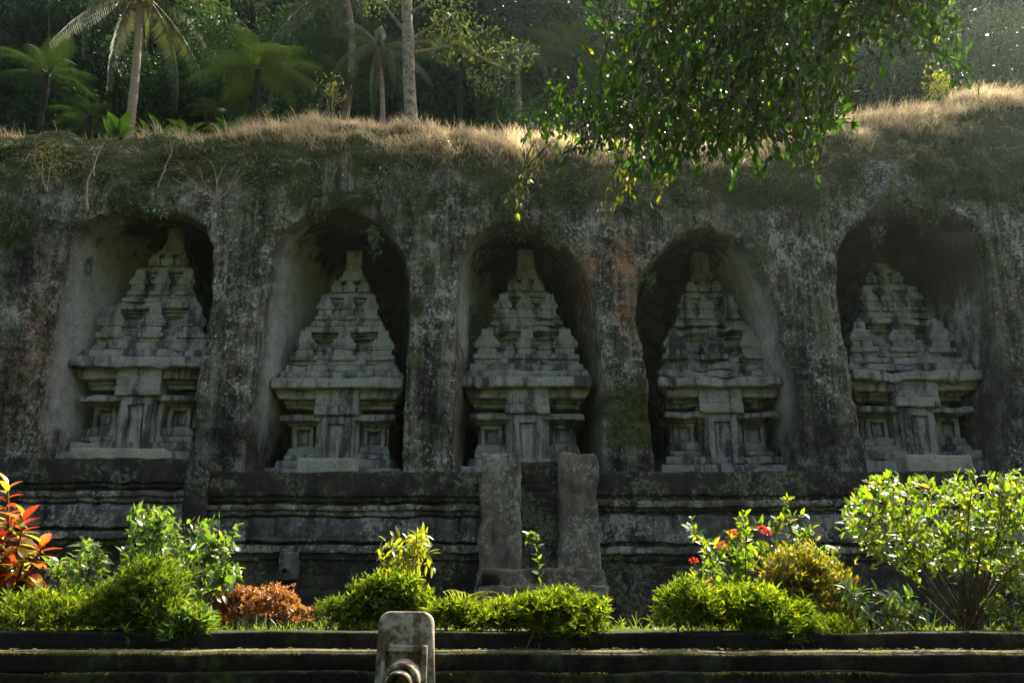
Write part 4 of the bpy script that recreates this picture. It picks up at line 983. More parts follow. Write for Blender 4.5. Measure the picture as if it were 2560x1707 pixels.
# the fig tree whose branches hang into view; its trunk stands outside the picture
FT = thing('overhanging_tree', 'glossy dark-leaved tree whose branches hang in front of the cliff', 'tree', (7.6, -18.6, Z_G))
FPOLY = [(1560,-420),(1592,0),(1600,70),(1500,75),(1525,140),(1560,165),(1500,235),(1430,262),(1370,300),(1345,345),(1400,372),(1470,392),(1540,400),(1590,440),(1650,450),(1740,425),(1860,405),(1960,390),(2030,410),(2050,360),(2090,320),(2110,250),(2095,160),(2150,115),(2230,140),(2340,130),(2400,160),(2400,120),(2370,70),(2335,0),(2480,-420)]
HANG = [((1330, 380), (1275, 500)), ((1345, 400), (1283, 535)), ((1570, 430), (1495, 545)), ((1610, 460), (1535, 520)), ((2010, 380), (2040, 455)), ((1480, 95), (1500, 60)), ((2400, 150), (2440, 215)), ((1370, 330), (1318, 345)), ((1660, 450), (1640, 505)),
        ((1760, 430), (1745, 470)), ((1880, 410), (1900, 440)), ((1560, 440), (1560, 490)), ((2080, 330), (2120, 330)), ((2340, 140), (2380, 200)), ((2240, 140), (2225, 190)), ((1420, 380), (1400, 420)), ((1840, 410), (1830, 460)), ((2120, 130), (2140, 190))]
V, F = tube(np.concatenate([bez((7.6, -18.6, Z_G - .4), (7.4, -18.6, 4), (6.6, -18.7, 7.5), 12), bez((6.5, -18.7, 7.8), (5.6, -18.8, 9.4), (4.6, -18.8, 10.5), 6)]), np.linspace(.34, .12, 18), 12)
obj('trunk', mk('trunk', weather(.06, 8)(V), F, M_BARK), FT)
limb = []
for k, (px, py) in enumerate(((1500, 250), (1650, 300), (1800, 280), (1950, 250), (2080, 150), (2330, 60), (1700, 60), (1900, 0))):
    C = at(px, py, -19 + .35 * math.sin(k * 2.1)); A = np.array([6.4, -18.7, 7.6]) + np.array([-.4, 0, .35]) * (k % 3); path = bez(A, .5 * (A + C) + np.array([0, 0, 1.6]), C, 14)
    V, F = tube(path, np.linspace(.075, .012, 14), 7); obj('branch', mk('branch', V, F, M_BARK), FT); limb.append(path)
limb = np.concatenate(limb)
FLM = [leaf_mesh('fig_leaf', .23, M_FIG, .14, .18), leaf_mesh('fig_leaf', .25, M_FIG, .05, .3), leaf_mesh('fig_leaf', .21, M_FIG, .22, .1)]
FLY = [leaf_mesh('young_fig_leaf', .22, M_FIGY, .14, .2), leaf_mesh('young_fig_leaf', .19, M_FIGY, .2, .3)]
q = in_poly(3000, FPOLY); yy = -19.0 + RNG.normal(0, .55, len(q)); tip = unp(q, yy)
G = Geo(); pos = []; dd = []; yg = []
def twig(st_, tp, m, young):
    mid = .5 * (st_ + tp) + np.array([0, 0, .12]); path = bez(st_, mid, tp, 8); V, F = tube(path, np.linspace(.007, .003, 8), 4); G.add(V, F)
    for k in range(m):
        i = (k + .9) / m * 6.98; j = int(i); p = path[j] + (path[j + 1] - path[j]) * (i - j); tg = norm(path[j + 1] - path[j]); o = norm(np.cross(tg, RNG.normal(size=3)))
        pos.append(p); dd.append(norm(o * .8 + tg * .7 + np.array([0, 0, -.55]))); yg.append(young)
for t in tip:
    dr = norm(RNG.normal(size=3) * np.array([.6, .6, .3]) + np.array([.25, 0, .75])); twig(t + dr * RNG.uniform(.25, .55), t, 7, False)
for (a, b) in HANG:
    for r_ in range(2):
        Y0 = -19.2 + RNG.normal(0, .25); A = at(a[0] + RNG.normal() * 25, a[1] - 20, Y0); B = at(b[0] + RNG.normal() * 12, b[1], Y0)
        twig(A, B, 9, b[1] > 480)
obj('twigs', G.mesh('twigs', M_TWIG), FT, 'stuff')
pos = np.array(pos); dd = norm(np.array(dd)); n = len(pos); yg = np.array(yg); R = frames(dd, norm(RNG.normal(size=(n, 3)) * .6 + np.array([0, -.1, .8]))); sz = RNG.uniform(.05, .10, n); sz[yg] *= .8
hang_i = np.arange(len(tip) * 7, n); front = np.argsort(pos[:len(tip) * 7, 1] - .12 * (pos[:len(tip) * 7, 2] < 4.2) * 4)
vis = [i for i in front if px_of(pos[i:i + 1])[0] < 2560 and pos[i, 2] < 5.6]
pick = np.concatenate([hang_i, np.array(vis[:max(0, 300 - len(hang_i))], int)])[:300]
for i in pick: placed('leaf', (FLY if yg[i] else FLM)[i % 2], FT, pos[i], R[i], float(sz[i]))
idx = np.setdiff1d(np.arange(n), pick); V, F = cloud(pos[idx], R[idx], sz[idx], *T_MED); obj('crown', mk('crown', V, F, M_FIG), FT, 'stuff')

# hanging vines, ferns and climbers over the niches
def vine(label, px, py0, py1, Y, wpx, n, size, mat, group='vines hanging over the niches', cat='vine', name='hanging_vine', strands=7, nobj=0):
    root = thing(name, label, cat, tuple(at(px, py0, Y)), group); G = Geo(); pos = []; dd = []
    for k in range(strands):
        A = at(px + RNG.normal() * wpx * .5, py0 + RNG.uniform(-8, 15), Y + .15); B = at(px + RNG.normal() * wpx * .5, py0 + (py1 - py0) * RNG.uniform(.6, 1.0), Y - .1)
        path = bez(A, .5 * (A + B) + RNG.normal(size=3) * .12 + np.array([0, -.15, 0]), B, 9); V, F = tube(path, np.linspace(.010, .005, 9), 4); G.add(V, F)
        for q in range(n // strands):
            i = RNG.random() * 7.99; j = int(i); pos.append(path[j] + (path[j + 1] - path[j]) * (i - j) + RNG.normal(size=3) * .05); dd.append(RNG.normal(size=3) * .7 + np.array([0, -.5, -.7]))
    obj('stems', G.mesh('stems', M_TWIG), root, 'stuff'); pos = np.array(pos); R = frames(norm(np.array(dd)), norm(RNG.normal(size=(len(pos), 3)) * .4 + np.array([0, -.8, .7])))
    V, F = cloud(pos, R, size * RNG.uniform(.6, 1.3, len(pos)), *T_LOW); obj('foliage', mk('foliage', V, F, mat, False), root, 'stuff'); return root
vine('leafy green vine hanging beside the niche left of the stairway', 1010, 420, 600, -.15, 40, 700, .12, M_VINE, strands=12)
vine('vine dangling into the mouth of the second niche', 935, 560, 650, .0, 20, 120, .13, M_VINE)
vine('bushy vine clump hanging over the niche above the stairway', 1300, 480, 590, -.3, 50, 620, .10, M_VINE, strands=12)
vine('ragged creeper on the arch above the stairway niche', 1385, 540, 640, .0, 35, 240, .10, M_VINE)
vine('dark creeper patch at the cliff end behind the croton', 25, 490, 590, -.3, 45, 600, .10, M_VINE, strands=12)
vine('creeper with broad leaves above the half hidden shrine', 395, 505, 545, -.2, 30, 50, .2, M_VINE)
vine('thin creeper down the right arch of the crumbled shrine niche', 1890, 560, 700, -.2, 35, 380, .11, M_VINE, strands=10)
vine('small fern tuft on the arch edge of the crumbled shrine niche', 1620, 680, 740, .3, 18, 90, .14, M_VINE)
vine('thin green vine strip on the moss-spotted pillar', 1112, 610, 720, -.3, 10, 160, .07, M_VINE)
vine('tuft of weeds growing from the mossy pillar beside the stairway shrine', 1555, 860, 895, -.3, 22, 120, .09, M_VINE)
vine('weeds at the foot of the wall inside the stairway niche', 1185, 760, 900, 2.4, 20, 160, .12, M_VINE)
vine('weeds growing from the wall of the first niche', 225, 645, 690, 1.2, 10, 40, .1, M_VINE)
vine('dangling roots and leaves at the mouth of the blackened niche', 2330, 500, 600, -.1, 30, 60, .12, M_VINE)
def climber(label, px, py0, py1, wpx, n):
    """leaves and runners hugging the bank"""
    def on_bank(qx, qy, off):
        A = unp(np.stack([qx, qy], -1), np.full(len(qx), .8)); x, z = A[:, 0], A[:, 2]; zl, zt = z_lip(x), z_top(x)
        sb = np.arcsin(np.clip((z - zl) / (zt - zl), 0, .98)) * 2 / PI; P = bank_pt(x, sb); P[:, 2] = np.where(z < zl, z, P[:, 2]); P[:, 1] -= off; return P
    root = thing('climbing_plant', label, 'climber', tuple(on_bank(np.array([px]), np.array([py1]), .1)[0]), 'pale climbers on the bank')
    cl = RNG.normal(size=(9, 2)) * np.array([wpx * .5, (py1 - py0) * .28]) + np.array([px, .5 * (py0 + py1)]); k = RNG.integers(0, 9, n)
    q = cl[k] + RNG.normal(size=(n, 2)) * np.array([wpx * .22, wpx * .26]); P = on_bank(q[:, 0], q[:, 1], .06 + .45 * RNG.random(n) * np.exp(-((q - cl[k]) ** 2).sum(1) / (wpx * .4) ** 2))
    V, F = cloud(P, frames(norm(rdir(n) * .6 + np.array([0, -.6, -.5])), norm(rdir(n) * .45 + np.array([0, -.6, 1.0]))), .15 * RNG.uniform(.6, 1.3, n), *T_LOW); obj('foliage', mk('foliage', V, F, M_IVY, False), root, 'stuff')
    G = Geo()
    for j in range(9):
        e = on_bank(np.linspace(px, cl[j, 0], 8), np.linspace(py0, cl[j, 1], 8), .07); V, F = tube(e, np.linspace(.014, .006, 8), 5); G.add(V, F)
    obj('stems', G.mesh('stems', M_TWIG), root, 'stuff')
for k, (px, py0, py1, wd, nn_) in enumerate(((2300, 370, 470, 40, 420), (2400, 350, 500, 45, 620), (2460, 430, 540, 40, 420), (2210, 480, 560, 40, 260), (2330, 450, 530, 30, 260), (2545, 420, 520, 25, 160))):
    lab = ('pale climber on the upper bank left of the widest climber patch', 'widest patch of pale climber below the golden grass', 'pale climber trailing over the right edge of the blackened niche', 'small pale climber at the left edge of the blackened niche', 'pale climber hanging in the middle above the blackened niche', 'pale climber at the far end of the bank')[k]
    climber(lab, px, py0, py1, wd * 1.2, nn_ * 2)
HF = [frond_mesh('hanging_fern_frond', 1.0, .9, 18, .2, M_IVY, 'fern', 12)]
hf = thing('hanging_fern', 'pale fern with hanging fronds in the mouth of the blackened niche', 'fern', tuple(at(2385, 585, .5)))
for k in range(7):
    d = np.array([-.5 + .17 * k, -.5, -.55]); placed('frond', HF[0], hf, at(2360 + 9 * k, 580, .4), frames(d[None], np.array([[0, -.6, .8]]))[0], RNG.uniform(.55, .85))

# bare and dead saplings on the bank, broad leaves at the forest edge
def sticks(name, label, cat, paths, mat, leaves=None):
    root = thing(name, label, cat, tuple(at(*paths[0][0], paths[0][3])))
    for (a, b, r, Y) in paths:
        A, B = at(*a, Y), at(*b, Y - .1); ln = np.linalg.norm(B - A); path = bez(A, .5 * (A + B) + RNG.normal(size=3) * .08 * ln, B, 14) + np.cumsum(RNG.normal(size=(14, 3)) * .012 * ln, 0)
        V, F = tube(path, np.linspace(r, r * .35, 14), 6); obj('branch', mk('branch', V, F, mat), root)
        for q in range(3):
            i = RNG.integers(4, 13); e = path[i] + norm(norm(B - A) + rdir(1)[0] * .8) * ln * RNG.uniform(.12, .3)
            V, F = tube(bez(path[i], .5 * (path[i] + e) + RNG.normal(size=3) * .04 * ln, e, 6), np.linspace(r * .35, r * .12, 6), 4); obj('twig', mk('twig', V, F, mat), root)
    if leaves:
        n, size, m, (cx, cy), (sx, sy), Y = leaves; q = np.stack([RNG.normal(cx, sx, n), RNG.normal(cy, sy, n)], -1); P = unp(q, Y + RNG.normal(0, .25, n))
        V, F = cloud(P, frames(rdir(n, -.2), norm(rdir(n) * .5 + [0, 0, 1])), size * RNG.uniform(.6, 1.3, n), *T_LOW); obj('foliage', mk('foliage', V, F, m, False), root, 'stuff')
    return root
sticks('bare_sapling', 'bleached bare sapling leaning on the mossy bank over the first niche', 'sapling', [((222, 520), (256, 350), .045, -.2), ((236, 440), (232, 380), .02, -.25), ((228, 490), (215, 480), .015, -.3)], M_DEADW)
sticks('bare_sapling', 'forked thin sapling on the bank above the half hidden shrine', 'sapling', [((396, 470), (428, 380), .03, 0.1), ((428, 380), (424, 345), .015, .1), ((428, 380), (440, 340), .015, .1)], M_DEADW, (60, .1, M_IVY, (425, 330), (16, 10), .1))
sticks('leafy_sapling', 'yellow-green sapling on the bank at the cliff end', 'sapling', [((118, 480), (100, 400), .02, -.1), ((118, 480), (135, 380), .02, -.1), ((115, 480), (95, 350), .015, -.1)], M_DEADW, (260, .11, M_IVY, (120, 395), (25, 26), -.1))
sticks('dead_branches', 'pale dead twigs tangled on the bank between the first two niches', 'dead branches', [((545 + 8 * math.sin(k * 3.1), 502), (545 + 130 * math.cos(.35 + k * .27), 500 - 95 * abs(math.sin(.35 + k * .27))), .009 + .003 * (k % 3), -.4) for k in range(10)], M_DEADW)
sticks('dead_branches', 'fallen dead branches lying in the dry grass above the second niche', 'dead branches', [((505, 372), (580, 365), .022, 1.0), ((580, 365), (650, 340), .02, 1.0), ((560, 368), (620, 355), .014, 1.0), ((520, 400), (560, 372), .014, .9)], M_DEADW)
sticks('leafy_sapling', 'slender yellow-green sapling in the dry grass beside the large fern', 'sapling', [((832, 310), (835, 225), .025, 3.2), ((822, 310), (815, 240), .02, 3.2)], M_DEADW, (260, .13, M_IVY, (830, 235), (22, 22), 3.2))
sticks('leafy_sapling', 'small yellow bush lit by the sun above the golden grass', 'sapling', [((2350, 270), (2352, 200), .02, 3.4), ((2345, 270), (2335, 210), .015, 3.4)], M_TWIG, (330, .13, M_SAPL, (2348, 215), (18, 22), 3.4))
sticks('leafy_sapling', 'short leafy seedling in the grass under the large fern', 'sapling', [((664, 325), (666, 280), .015, 3.0)], M_DEADW, (40, .12, M_IVY, (667, 278), (8, 8), 3.0))
BL = leaf_mesh('broad_leaf', .2, M_BANANA, .2, .35, 6)
for k, (px, py, lab) in enumerate(((290, 325, 'broad-leaved plant at the foot of the ringed palm trunk'), (400, 325, 'broad-leaved clump right of the palm foot'), (470, 322, 'tall upright broad leaves at the dark forest edge'), (555, 318, 'broad leaves beside the dull brownish fern'))):
    c = at(px, py, 4.4); root = thing('broadleaf_plant', lab, 'plant', tuple(c), 'broad-leaved plants at the forest edge')
    for q in range(9):
        a = RNG.uniform(0, 6.28); e = RNG.uniform(.5, 1.35); d = np.array([math.cos(a) * math.cos(e), math.sin(a) * math.cos(e), math.sin(e)]); placed('leaf', BL, root, c + RNG.normal(size=3) * np.array([.25, .15, .05]) - np.array([0, 0, .3]), frames(d[None], np.array([[-d[0], -d[1], .8]]))[0], RNG.uniform(.6, 1.0))

# ------------------------------------------------------------------ the sunlit garden in front
def mound(name, label, cat, lobes_px, Y, n, size, mat, group=None, tm=None, depth=.45, mat2=None):
    """dense shrub of short leafy shoots: lobes as (px, py, half width px, half height px)"""
    root = None; L = []; over = Y <= -16.9; Y = Y - .32 if over else Y
    for (px, py, rx, ry) in lobes_px:
        c = at(px, py, Y + RNG.normal() * .08); m = mpp(py, Y); L.append((c[0], c[1], c[2], rx * m, ry * m))
    bx = np.mean([l[0] for l in L]); root = thing(name, label, cat, (bx, Y, Z_LEDGE if over else Z_G), group)
    wg = np.array([l[3] * l[4] for l in L]); idx = RNG.choice(len(L), n, p=wg / wg.sum()); A = np.array(L)[idx]
    d = rdir(n); d[:, 2] = np.where(d[:, 2] < -.35, -d[:, 2], d[:, 2]); r = RNG.random(n) ** .38 * (1 + .6 * fbm(d * 2.0 + idx[:, None] * 5.3, 3, 200)) * np.where(RNG.random(n) < .08, RNG.uniform(1.1, 1.45, n), 1.0)
    P = A[:, :3] + d * r[:, None] * np.stack([A[:, 3], np.minimum(A[:, 3], depth), A[:, 4]], -1)
    z0 = Z_LEDGE - .01 if over else Z_G - .06; ok = P[:, 2] > z0 - .02; P, d = P[ok], d[ok]; m = len(P)
    # each shoot carries a whorl of narrow leaves
    W = 6; ax = norm(d * .6 + np.array([0, 0, .7]) + rdir(m) * .35); Pm = np.repeat(P, W, 0); axr = np.repeat(ax, W, 0); o = norm(np.cross(axr, rdir(m * W)))
    tl = np.tile(np.linspace(0, 1, W), m)[:, None]; sz = size * np.repeat(RNG.uniform(.7, 1.5, m), W) * RNG.uniform(.8, 1.2, m * W)
    dd = norm(axr * (.5 + .5 * tl) + o * (1.0 - .55 * tl)); V, F = cloud(Pm + axr * tl * size * .5, frames(dd, norm(axr + o * -.5 + rdir(m * W) * .2)), sz, *(tm or T_NEED))
    obj('foliage', mk('foliage', V, F, mat, False), root, 'stuff')
    G = Geo()
    for k in range(26):
        l = L[k % len(L)]; e = np.array(l[:3]) + rdir(1)[0] * np.array([l[3], .3, l[4]]) * .7; b = np.array([l[0] + RNG.normal() * .08, l[1] + RNG.normal() * .05, z0 - .02]); V, F = tube(bez(b, .5 * (b + e) + np.array([0, 0, .04]), e, 5), np.linspace(.006, .003, 5), 4); G.add(V, F)
    obj('stems', G.mesh('stems', M_TWIG), root, 'stuff'); return root
GS = 'clipped shrubs along the garden edge'
mound('garden_shrub', 'long yellow-green hedge below the croton', 'hedge', [(30, 1560, 110, 62), (150, 1545, 100, 62), (270, 1550, 90, 66), (-80, 1560, 100, 66)], -16.9, 1900, .06, M_NEEDLE, GS)
mound('garden_shrub', 'shaded feathery green shrub under the round-leaved bush', 'hedge', [(310, 1530, 75, 85), (380, 1500, 70, 95), (430, 1560, 60, 60), (350, 1590, 90, 40)], -17.1, 1500, .065, M_NEEDLED, GS)
mound('garden_shrub', 'pale green tuft leaning over the wall edge under the round-leaved bush', 'hedge', [(480, 1570, 45, 40), (440, 1590, 45, 30)], -17.3, 380, .07, M_ROUND, GS)
mound('garden_shrub', 'low orange-red leaved shrub', 'shrub', [(560, 1530, 55, 48), (630, 1525, 60, 48), (690, 1520, 55, 50), (745, 1545, 40, 28), (600, 1500, 40, 28), (540, 1560, 40, 25)], -16.5, 1500, .034, M_ORANGE, GS, leaf_tmpl(.28, .1, .1, 1))
mound('garden_shrub', 'small greyish green bush right of the orange shrub', 'shrub', [(830, 1535, 38, 34), (870, 1525, 30, 30)], -16.6, 320, .045, M_NEEDLED, GS)
mound('garden_shrub', 'green shrub with starry shoots under the sapling', 'hedge', [(900, 1550, 55, 55), (960, 1510, 75, 60), (1020, 1520, 60, 55), (910, 1600, 50, 30), (985, 1480, 60, 40)], -16.8, 1300, .07, M_NEEDLE, GS, leaf_tmpl(.14, .1, .2, 1))
mound('garden_shrub', 'bright hedge between the water spout and the rounded clump', 'hedge', [(1130, 1555, 55, 45), (1200, 1560, 60, 48), (1270, 1555, 60, 50), (1330, 1560, 50, 48)], -16.95, 1500, .06, M_NEEDLE, GS)
mound('garden_shrub', 'rounded bright yellow-green clump at the end of the hedge', 'hedge', [(1390, 1545, 70, 62), (1450, 1555, 62, 58), (1340, 1530, 50, 38), (1420, 1585, 90, 30)], -17.15, 1500, .06, M_NEEDLE, GS)
mound('garden_shrub', 'big yellow-green hedge in front of the flowering shrub', 'hedge', [(1720, 1535, 68, 72), (1800, 1545, 80, 68), (1890, 1540, 85, 68), (1960, 1560, 60, 55)], -17.05, 2100, .062, M_NEEDLE, GS)
mound('garden_shrub', 'tall fine-leaved shrub with a golden top beside the big hedge', 'shrub', [(2000, 1440, 75, 75), (2050, 1500, 80, 90), (1960, 1490, 70, 70), (2090, 1570, 60, 50)], -16.8, 1800, .045, M_GOLDS, GS, leaf_tmpl(.2, .1, .1, 1))
mound('garden_shrub', 'dark green undergrowth at the foot of the tall fine-leaved shrub', 'shrub', [(2010, 1590, 70, 45), (2080, 1590, 60, 40), (1930, 1595, 80, 35)], -17.15, 900, .06, M_NEEDLED, GS)

# croton
CRM = [leaf_mesh('croton_leaf', .20, m, .14, c, 6, .5) for m, c in zip(M_CR, (.25, .3, .35, .3, .4))]
cb = at(20, 1520, -16.7); cb[2] = Z_G - .02
CT = thing('croton', 'croton with large glossy red, orange and yellow leaves', 'shrub', tuple(cb))
for k, (px, py, Y) in enumerate(((20, 1215, -16.6), (60, 1290, -16.8), (-40, 1250, -16.5), (110, 1360, -16.9), (-20, 1330, -17.0), (60, 1400, -17.0), (-80, 1300, -16.6), (30, 1300, -16.5))):
    c = at(px, py, Y); path = bez(cb + RNG.normal(size=3) * np.array([.05, .05, 0]), .6 * cb + .4 * c + np.array([0, 0, .15]), c, 10); V, F = tube(path, np.linspace(.02, .010, 10), 7); obj('stem', mk('stem', V, F, M_TWIG), CT)
    for q in range(26):
        f = .45 + .55 * q / 25; i = min(f * 9, 8.99); j = int(i); p_ = path[j] + (path[j + 1] - path[j]) * (i - j); a = q * 2.4 + k
        e = -.55 + 1.5 * (q / 25) ** 1.5; d = np.array([math.cos(a) * math.cos(e), math.sin(a) * math.cos(e), math.sin(e)]) + RNG.normal(size=3) * .12
        hgt = (p_[2] - cb[2]) / 1.3; ci = random.choices(range(5), (3.2, 1.8, 1.6, 1.2, 1.8) if hgt > .55 else (1, .6, 1.4, 2.6, 2.6))[0]
        placed('leaf', CRM[ci], CT, p_, frames(d[None], np.array([[-d[0] * .5, -d[1] * .5 - .2, 1.0]]))[0], RNG.uniform(.16, .29))
RLM = [leaf_mesh('round_leaf', .33, M_ROUND, .14, .15), leaf_mesh('round_leaf', .30, M_ROUND, .2, .3)]
SLM = [leaf_mesh('lance_leaf', .17, M_ROUND, .14, .3), leaf_mesh('lance_leaf', .15, M_ROUND, .2, .4)]
BLM = [leaf_mesh('bush_leaf', .25, M_BUSH, .16, .2), leaf_mesh('bush_leaf', .22, M_BUSH, .22, .3), leaf_mesh('bush_leaf', .27, M_BUSH, .08, .15)]
PLM = [leaf_mesh('sapling_leaf', .15, M_SAPL, .14, .4), leaf_mesh('sapling_leaf', .13, M_SAPL, .2, .3)]
plant('garden_bush', 'upright shrub with lance-shaped leaves and dry twigs beside the croton', 'shrub', (170, 1520), -16.6, [(95,1480),(110,1420),(170,1370),(200,1335),(240,1350),(285,1420),(290,1490),(200,1500)], .18, 36, nmain=9, lsize=.13, per=7, span=.22, mat=M_ROUND, meshes=SLM, nobj=250, w=.17, stem_r=.009, up=.1, hang=.1)
for k, (a_, b_) in enumerate((((180, 1380), (200, 1340)), ((215, 1400), (240, 1300)), ((255, 1390), (300, 1310)), ((270, 1450), (290, 1400)))):
    pass
plant('garden_bush', 'large spreading shrub with rounded light green leaves behind the feathery shrub', 'shrub', (430, 1590), -16.5, [(300,1340),(330,1270),(400,1262),(470,1300),(560,1290),(600,1300),(600,1420),(635,1450),(560,1490),(500,1560),(440,1570),(370,1480),(300,1400)], .28, 190, nmain=20, lsize=.092, per=9, span=.34, mat=M_ROUND, meshes=RLM, nobj=300, w=.3, stem_r=.012, up=.25)
plant('garden_sapling', 'young sapling with drooping yellow-green leaflets behind the water spout', 'sapling', (1005, 1560), -16.4, [(930,1370),(960,1345),(1010,1335),(1060,1310),(1070,1340),(1085,1400),(1095,1430),(1060,1440),(1040,1480),(1000,1490),(970,1420)], .14, 34, nmain=8, lsize=.115, per=9, span=.26, mat=M_SAPL, meshes=PLM, nobj=300, w=.15, stem_r=.010, up=-.1, hang=.15, spread=1.0)
plant('garden_sapling', 'single upright leafy stem in front of the stairway', 'sapling', (1330, 1560), -16.5, [(1325,1332),(1335,1325),(1340,1345),(1328,1350)], .02, 3, nmain=1, lsize=.10, per=15, span=.62, mat=M_BUSH, meshes=BLM, nobj=60, w=.2, stem_r=.009, up=.3)
ix = plant('flowering_shrub', 'shrub of tall leafy shoots with scarlet flower heads', 'shrub', (1880, 1560), -16.3, [(1715,1330),(1725,1285),(1745,1330),(1770,1400),(1830,1330),(1850,1250),(1880,1290),(1910,1300),(1955,1240),(2010,1235),(2030,1290),(2060,1360),(2090,1330),(2110,1420),(2020,1450),(1900,1460),(1780,1480),(1730,1460)], .22, 130, nmain=18, lsize=.088, per=9, span=.4, mat=M_BUSH, meshes=BLM, nobj=300, w=.25, stem_r=.011, up=.35)
FLT = leaf_tmpl(.34, .1, .25, 1)
for (px, py) in ((1918, 1330), (1806, 1364), (1832, 1334), (1735, 1402), (1768, 1456), (1905, 1322)):
    c = at(px, py, -16.75); n = 34; d = rdir(n, .35); V, F = cloud(c + d * .03 * np.array([1.3, 1, .7]), frames(norm(d + rdir(n) * .5), d), RNG.uniform(.018, .03, n), *FLT); obj('flower', mk('flower', V, F, M_FLOWER, False), ix)
plant('garden_bush', 'big dense bush of glossy bright green leaves on fanned stems', 'bush', (2425, 1575), -16.2, [(2090,1330),(2120,1240),(2180,1195),(2260,1180),(2330,1190),(2420,1180),(2500,1185),(2560,1160),(2680,1160),(2740,1300),(2700,1480),(2580,1490),(2500,1450),(2420,1430),(2300,1440),(2200,1400)], .42, 620, nmain=46, lsize=.085, per=9, span=.30, mat=M_BUSH, meshes=BLM, nobj=300, w=.25, stem_r=.010, up=.35, arch=.2)
plant('garden_bush', 'low trailing plant with dark pointed leaves at the foot of the big bush', 'plant', (2210, 1590), -16.9, [(2110,1470),(2180,1440),(2260,1470),(2340,1520),(2330,1570),(2240,1590),(2140,1560)], .2, 40, nmain=10, lsize=.13, per=6, span=.25, mat=M_ROUND, meshes=SLM, nobj=240, w=.2, stem_r=.007, up=0, hang=.1)
plant('garden_bush', 'thin-stemmed young shrub growing under the big bush', 'shrub', (2530, 1590), -16.6, [(2430,1500),(2480,1450),(2540,1420),(2600,1440),(2620,1560),(2500,1580)], .2, 36, nmain=10, lsize=.07, per=7, span=.3, mat=M_BUSH, meshes=BLM, nobj=200, w=.2, stem_r=.006)
# ferns between the hedges
GF_ = [frond_mesh('garden_fern_frond', .42, .7, 14, .12, M_FERNG, 'fern', 31)]
for k, (px, py, Y, lab, az, sc, nf) in enumerate(((1150, 1520, -16.7, 'arching fern behind the hedge beside the water spout', (-.3, .6), 1.0, 7), (1310, 1510, -16.6, 'small fern at the foot of the single leafy stem', (0, .4), .7, 6), (1425, 1505, -16.6, 'fern fronds peeping over the rounded clump', (.5, .3), .65, 4), (1345, 1580, -17.3, 'pale fern drooping over the front of the hedge', (.6, -.6), .5, 4))):
    c = at(px, py, Y); root = thing('garden_fern', lab, 'fern', tuple(c), 'ferns in the garden')
    for q in range(nf):
        a = 2 * PI * q / nf + .4; d = np.array([math.cos(a) + az[0], math.sin(a) * .6, .55]); placed('frond', GF_[0], root, c, frames(d[None], np.array([[0, 0, 1.0]]))[0], sc * RNG.uniform(.8, 1.1))
# dry stalks, moss fringe and fallen leaves
n = 5200; x = RNG.uniform(-6.5, 6.5, n); P = np.stack([x, -18.0 + RNG.normal(0, .02, n), np.full(n, Z_LEDGE - .012)], -1); keep = fbm(P * 1.4, 3, 260) > .0; P = P[keep]; n = len(P)
obj('moss_fringe', blades(P, norm(np.stack([RNG.normal(0, .5, n), np.full(n, -.6), RNG.uniform(-.3, .9, n)], -1)), RNG.uniform(.012, .04, n), np.full(n, .003), M_MOSSF, 'moss_fringe', np.full(n, .8)), gw, 'stuff')
n = 4200; x = RNG.uniform(-6.5, 6.5, n); P = np.stack([x, RNG.uniform(-17.97, -17.68, n), np.full(n, Z_LEDGE)], -1); keep = fbm(P * 1.8, 3, 261) > .1; P = P[keep]; n = len(P)
obj('moss_cover', blades(P, rdir(n, .7), RNG.uniform(.01, .035, n), np.full(n, .004), M_MOSSF, 'moss_cover', np.full(n, .4)), gw, 'stuff')
n = 3000; P = np.stack([RNG.uniform(-6.5, 6.5, n), RNG.uniform(-16.9, -15.2, n), np.full(n, Z_G - .02)], -1); V, F = cloud(P, frames(rdir(n, .3), norm(rdir(n) * .5 + [0, 0, 1])), RNG.uniform(.03, .07, n), *T_LOW)
obj('ground_cover', mk('ground_cover', V, F, M_NEEDLED, False), None, 'stuff')

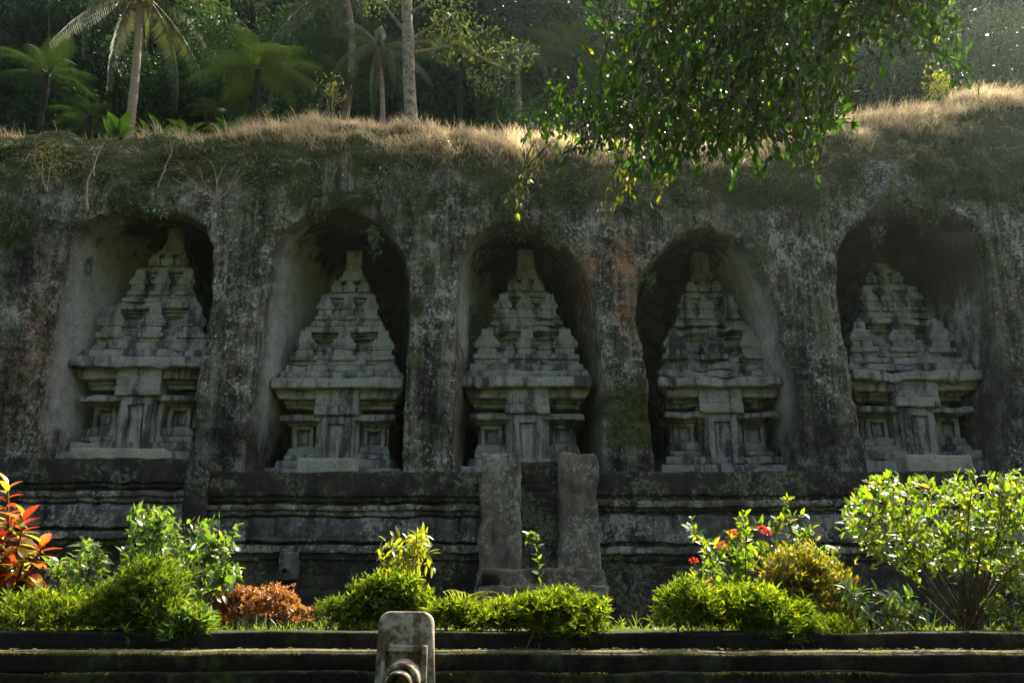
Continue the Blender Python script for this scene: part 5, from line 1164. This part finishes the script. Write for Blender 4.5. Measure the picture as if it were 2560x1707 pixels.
n = 3400; P = np.stack([RNG.uniform(-6.5, 6.5, n), RNG.uniform(-17.4, -15.2, n), np.full(n, Z_G - .03)], -1); keep = fbm(P * 1.2, 3, 270) > -.1; P = P[keep]; n = len(P)
obj('garden_weeds', blades(P, norm(np.stack([RNG.normal(0, .4, n), RNG.normal(-.15, .35, n), np.ones(n)], -1)), RNG.uniform(.06, .3, n) * (.5 + sstep(-.1, .4, fbm(P * 2, 3, 271))), np.full(n, .006), M_NEEDLED, 'garden_weeds', RNG.uniform(.1, .7, n)), None, 'stuff')
n = 1500; P = np.stack([RNG.uniform(-6.5, 6.5, n), np.full(n, -18.09) + RNG.normal(0, .01, n), np.full(n, zl2)], -1); keep = fbm(P * 1.7, 3, 280) > .05; P = P[keep]; n = len(P)
obj('moss_fringe', blades(P, norm(np.stack([RNG.normal(0, .5, n), np.full(n, -.6), RNG.uniform(-.3, .7, n)], -1)), RNG.uniform(.015, .05, n), np.full(n, .003), M_MOSSF, 'moss_fringe', np.full(n, .8)), gw, 'stuff')
n = 420; P = np.stack([RNG.uniform(-6.5, 6.5, n), RNG.uniform(-17.97, -17.68, n), np.full(n, Z_LEDGE + .012)], -1); V, F = cloud(P, frames(norm(rdir(n) * np.array([1, 1, .1])), norm(rdir(n) * .25 + [0, 0, 1])), RNG.uniform(.025, .06, n), *T_LOW)
obj('fallen_leaves', mk('fallen_leaves', V, F, M_DEADP, False), None, 'stuff')

# ------------------------------------------------------------------ haze
hz = NT('morning_haze'); hz.out.inputs  # volume only
pv = hz.n('ShaderNodeVolumePrincipled'); pv.inputs['Color'].default_value = (0.75, 0.93, 0.95, 1); pv.inputs['Density'].default_value = 0.00021; pv.inputs['Anisotropy'].default_value = 0.87
hz.l(pv.outputs[0], hz.out.inputs['Volume'])
B = np.array([[x, y, z] for x in (-155, 155) for y in (-165, 155) for z in (-3.8, 62)], float)
hb = mk('haze', B, np.array([[0, 1, 3, 2], [4, 6, 7, 5], [0, 4, 5, 1], [2, 3, 7, 6], [0, 2, 6, 4], [1, 5, 7, 3]]), hz.m, False)
obj('haze', hb, None, 'stuff')
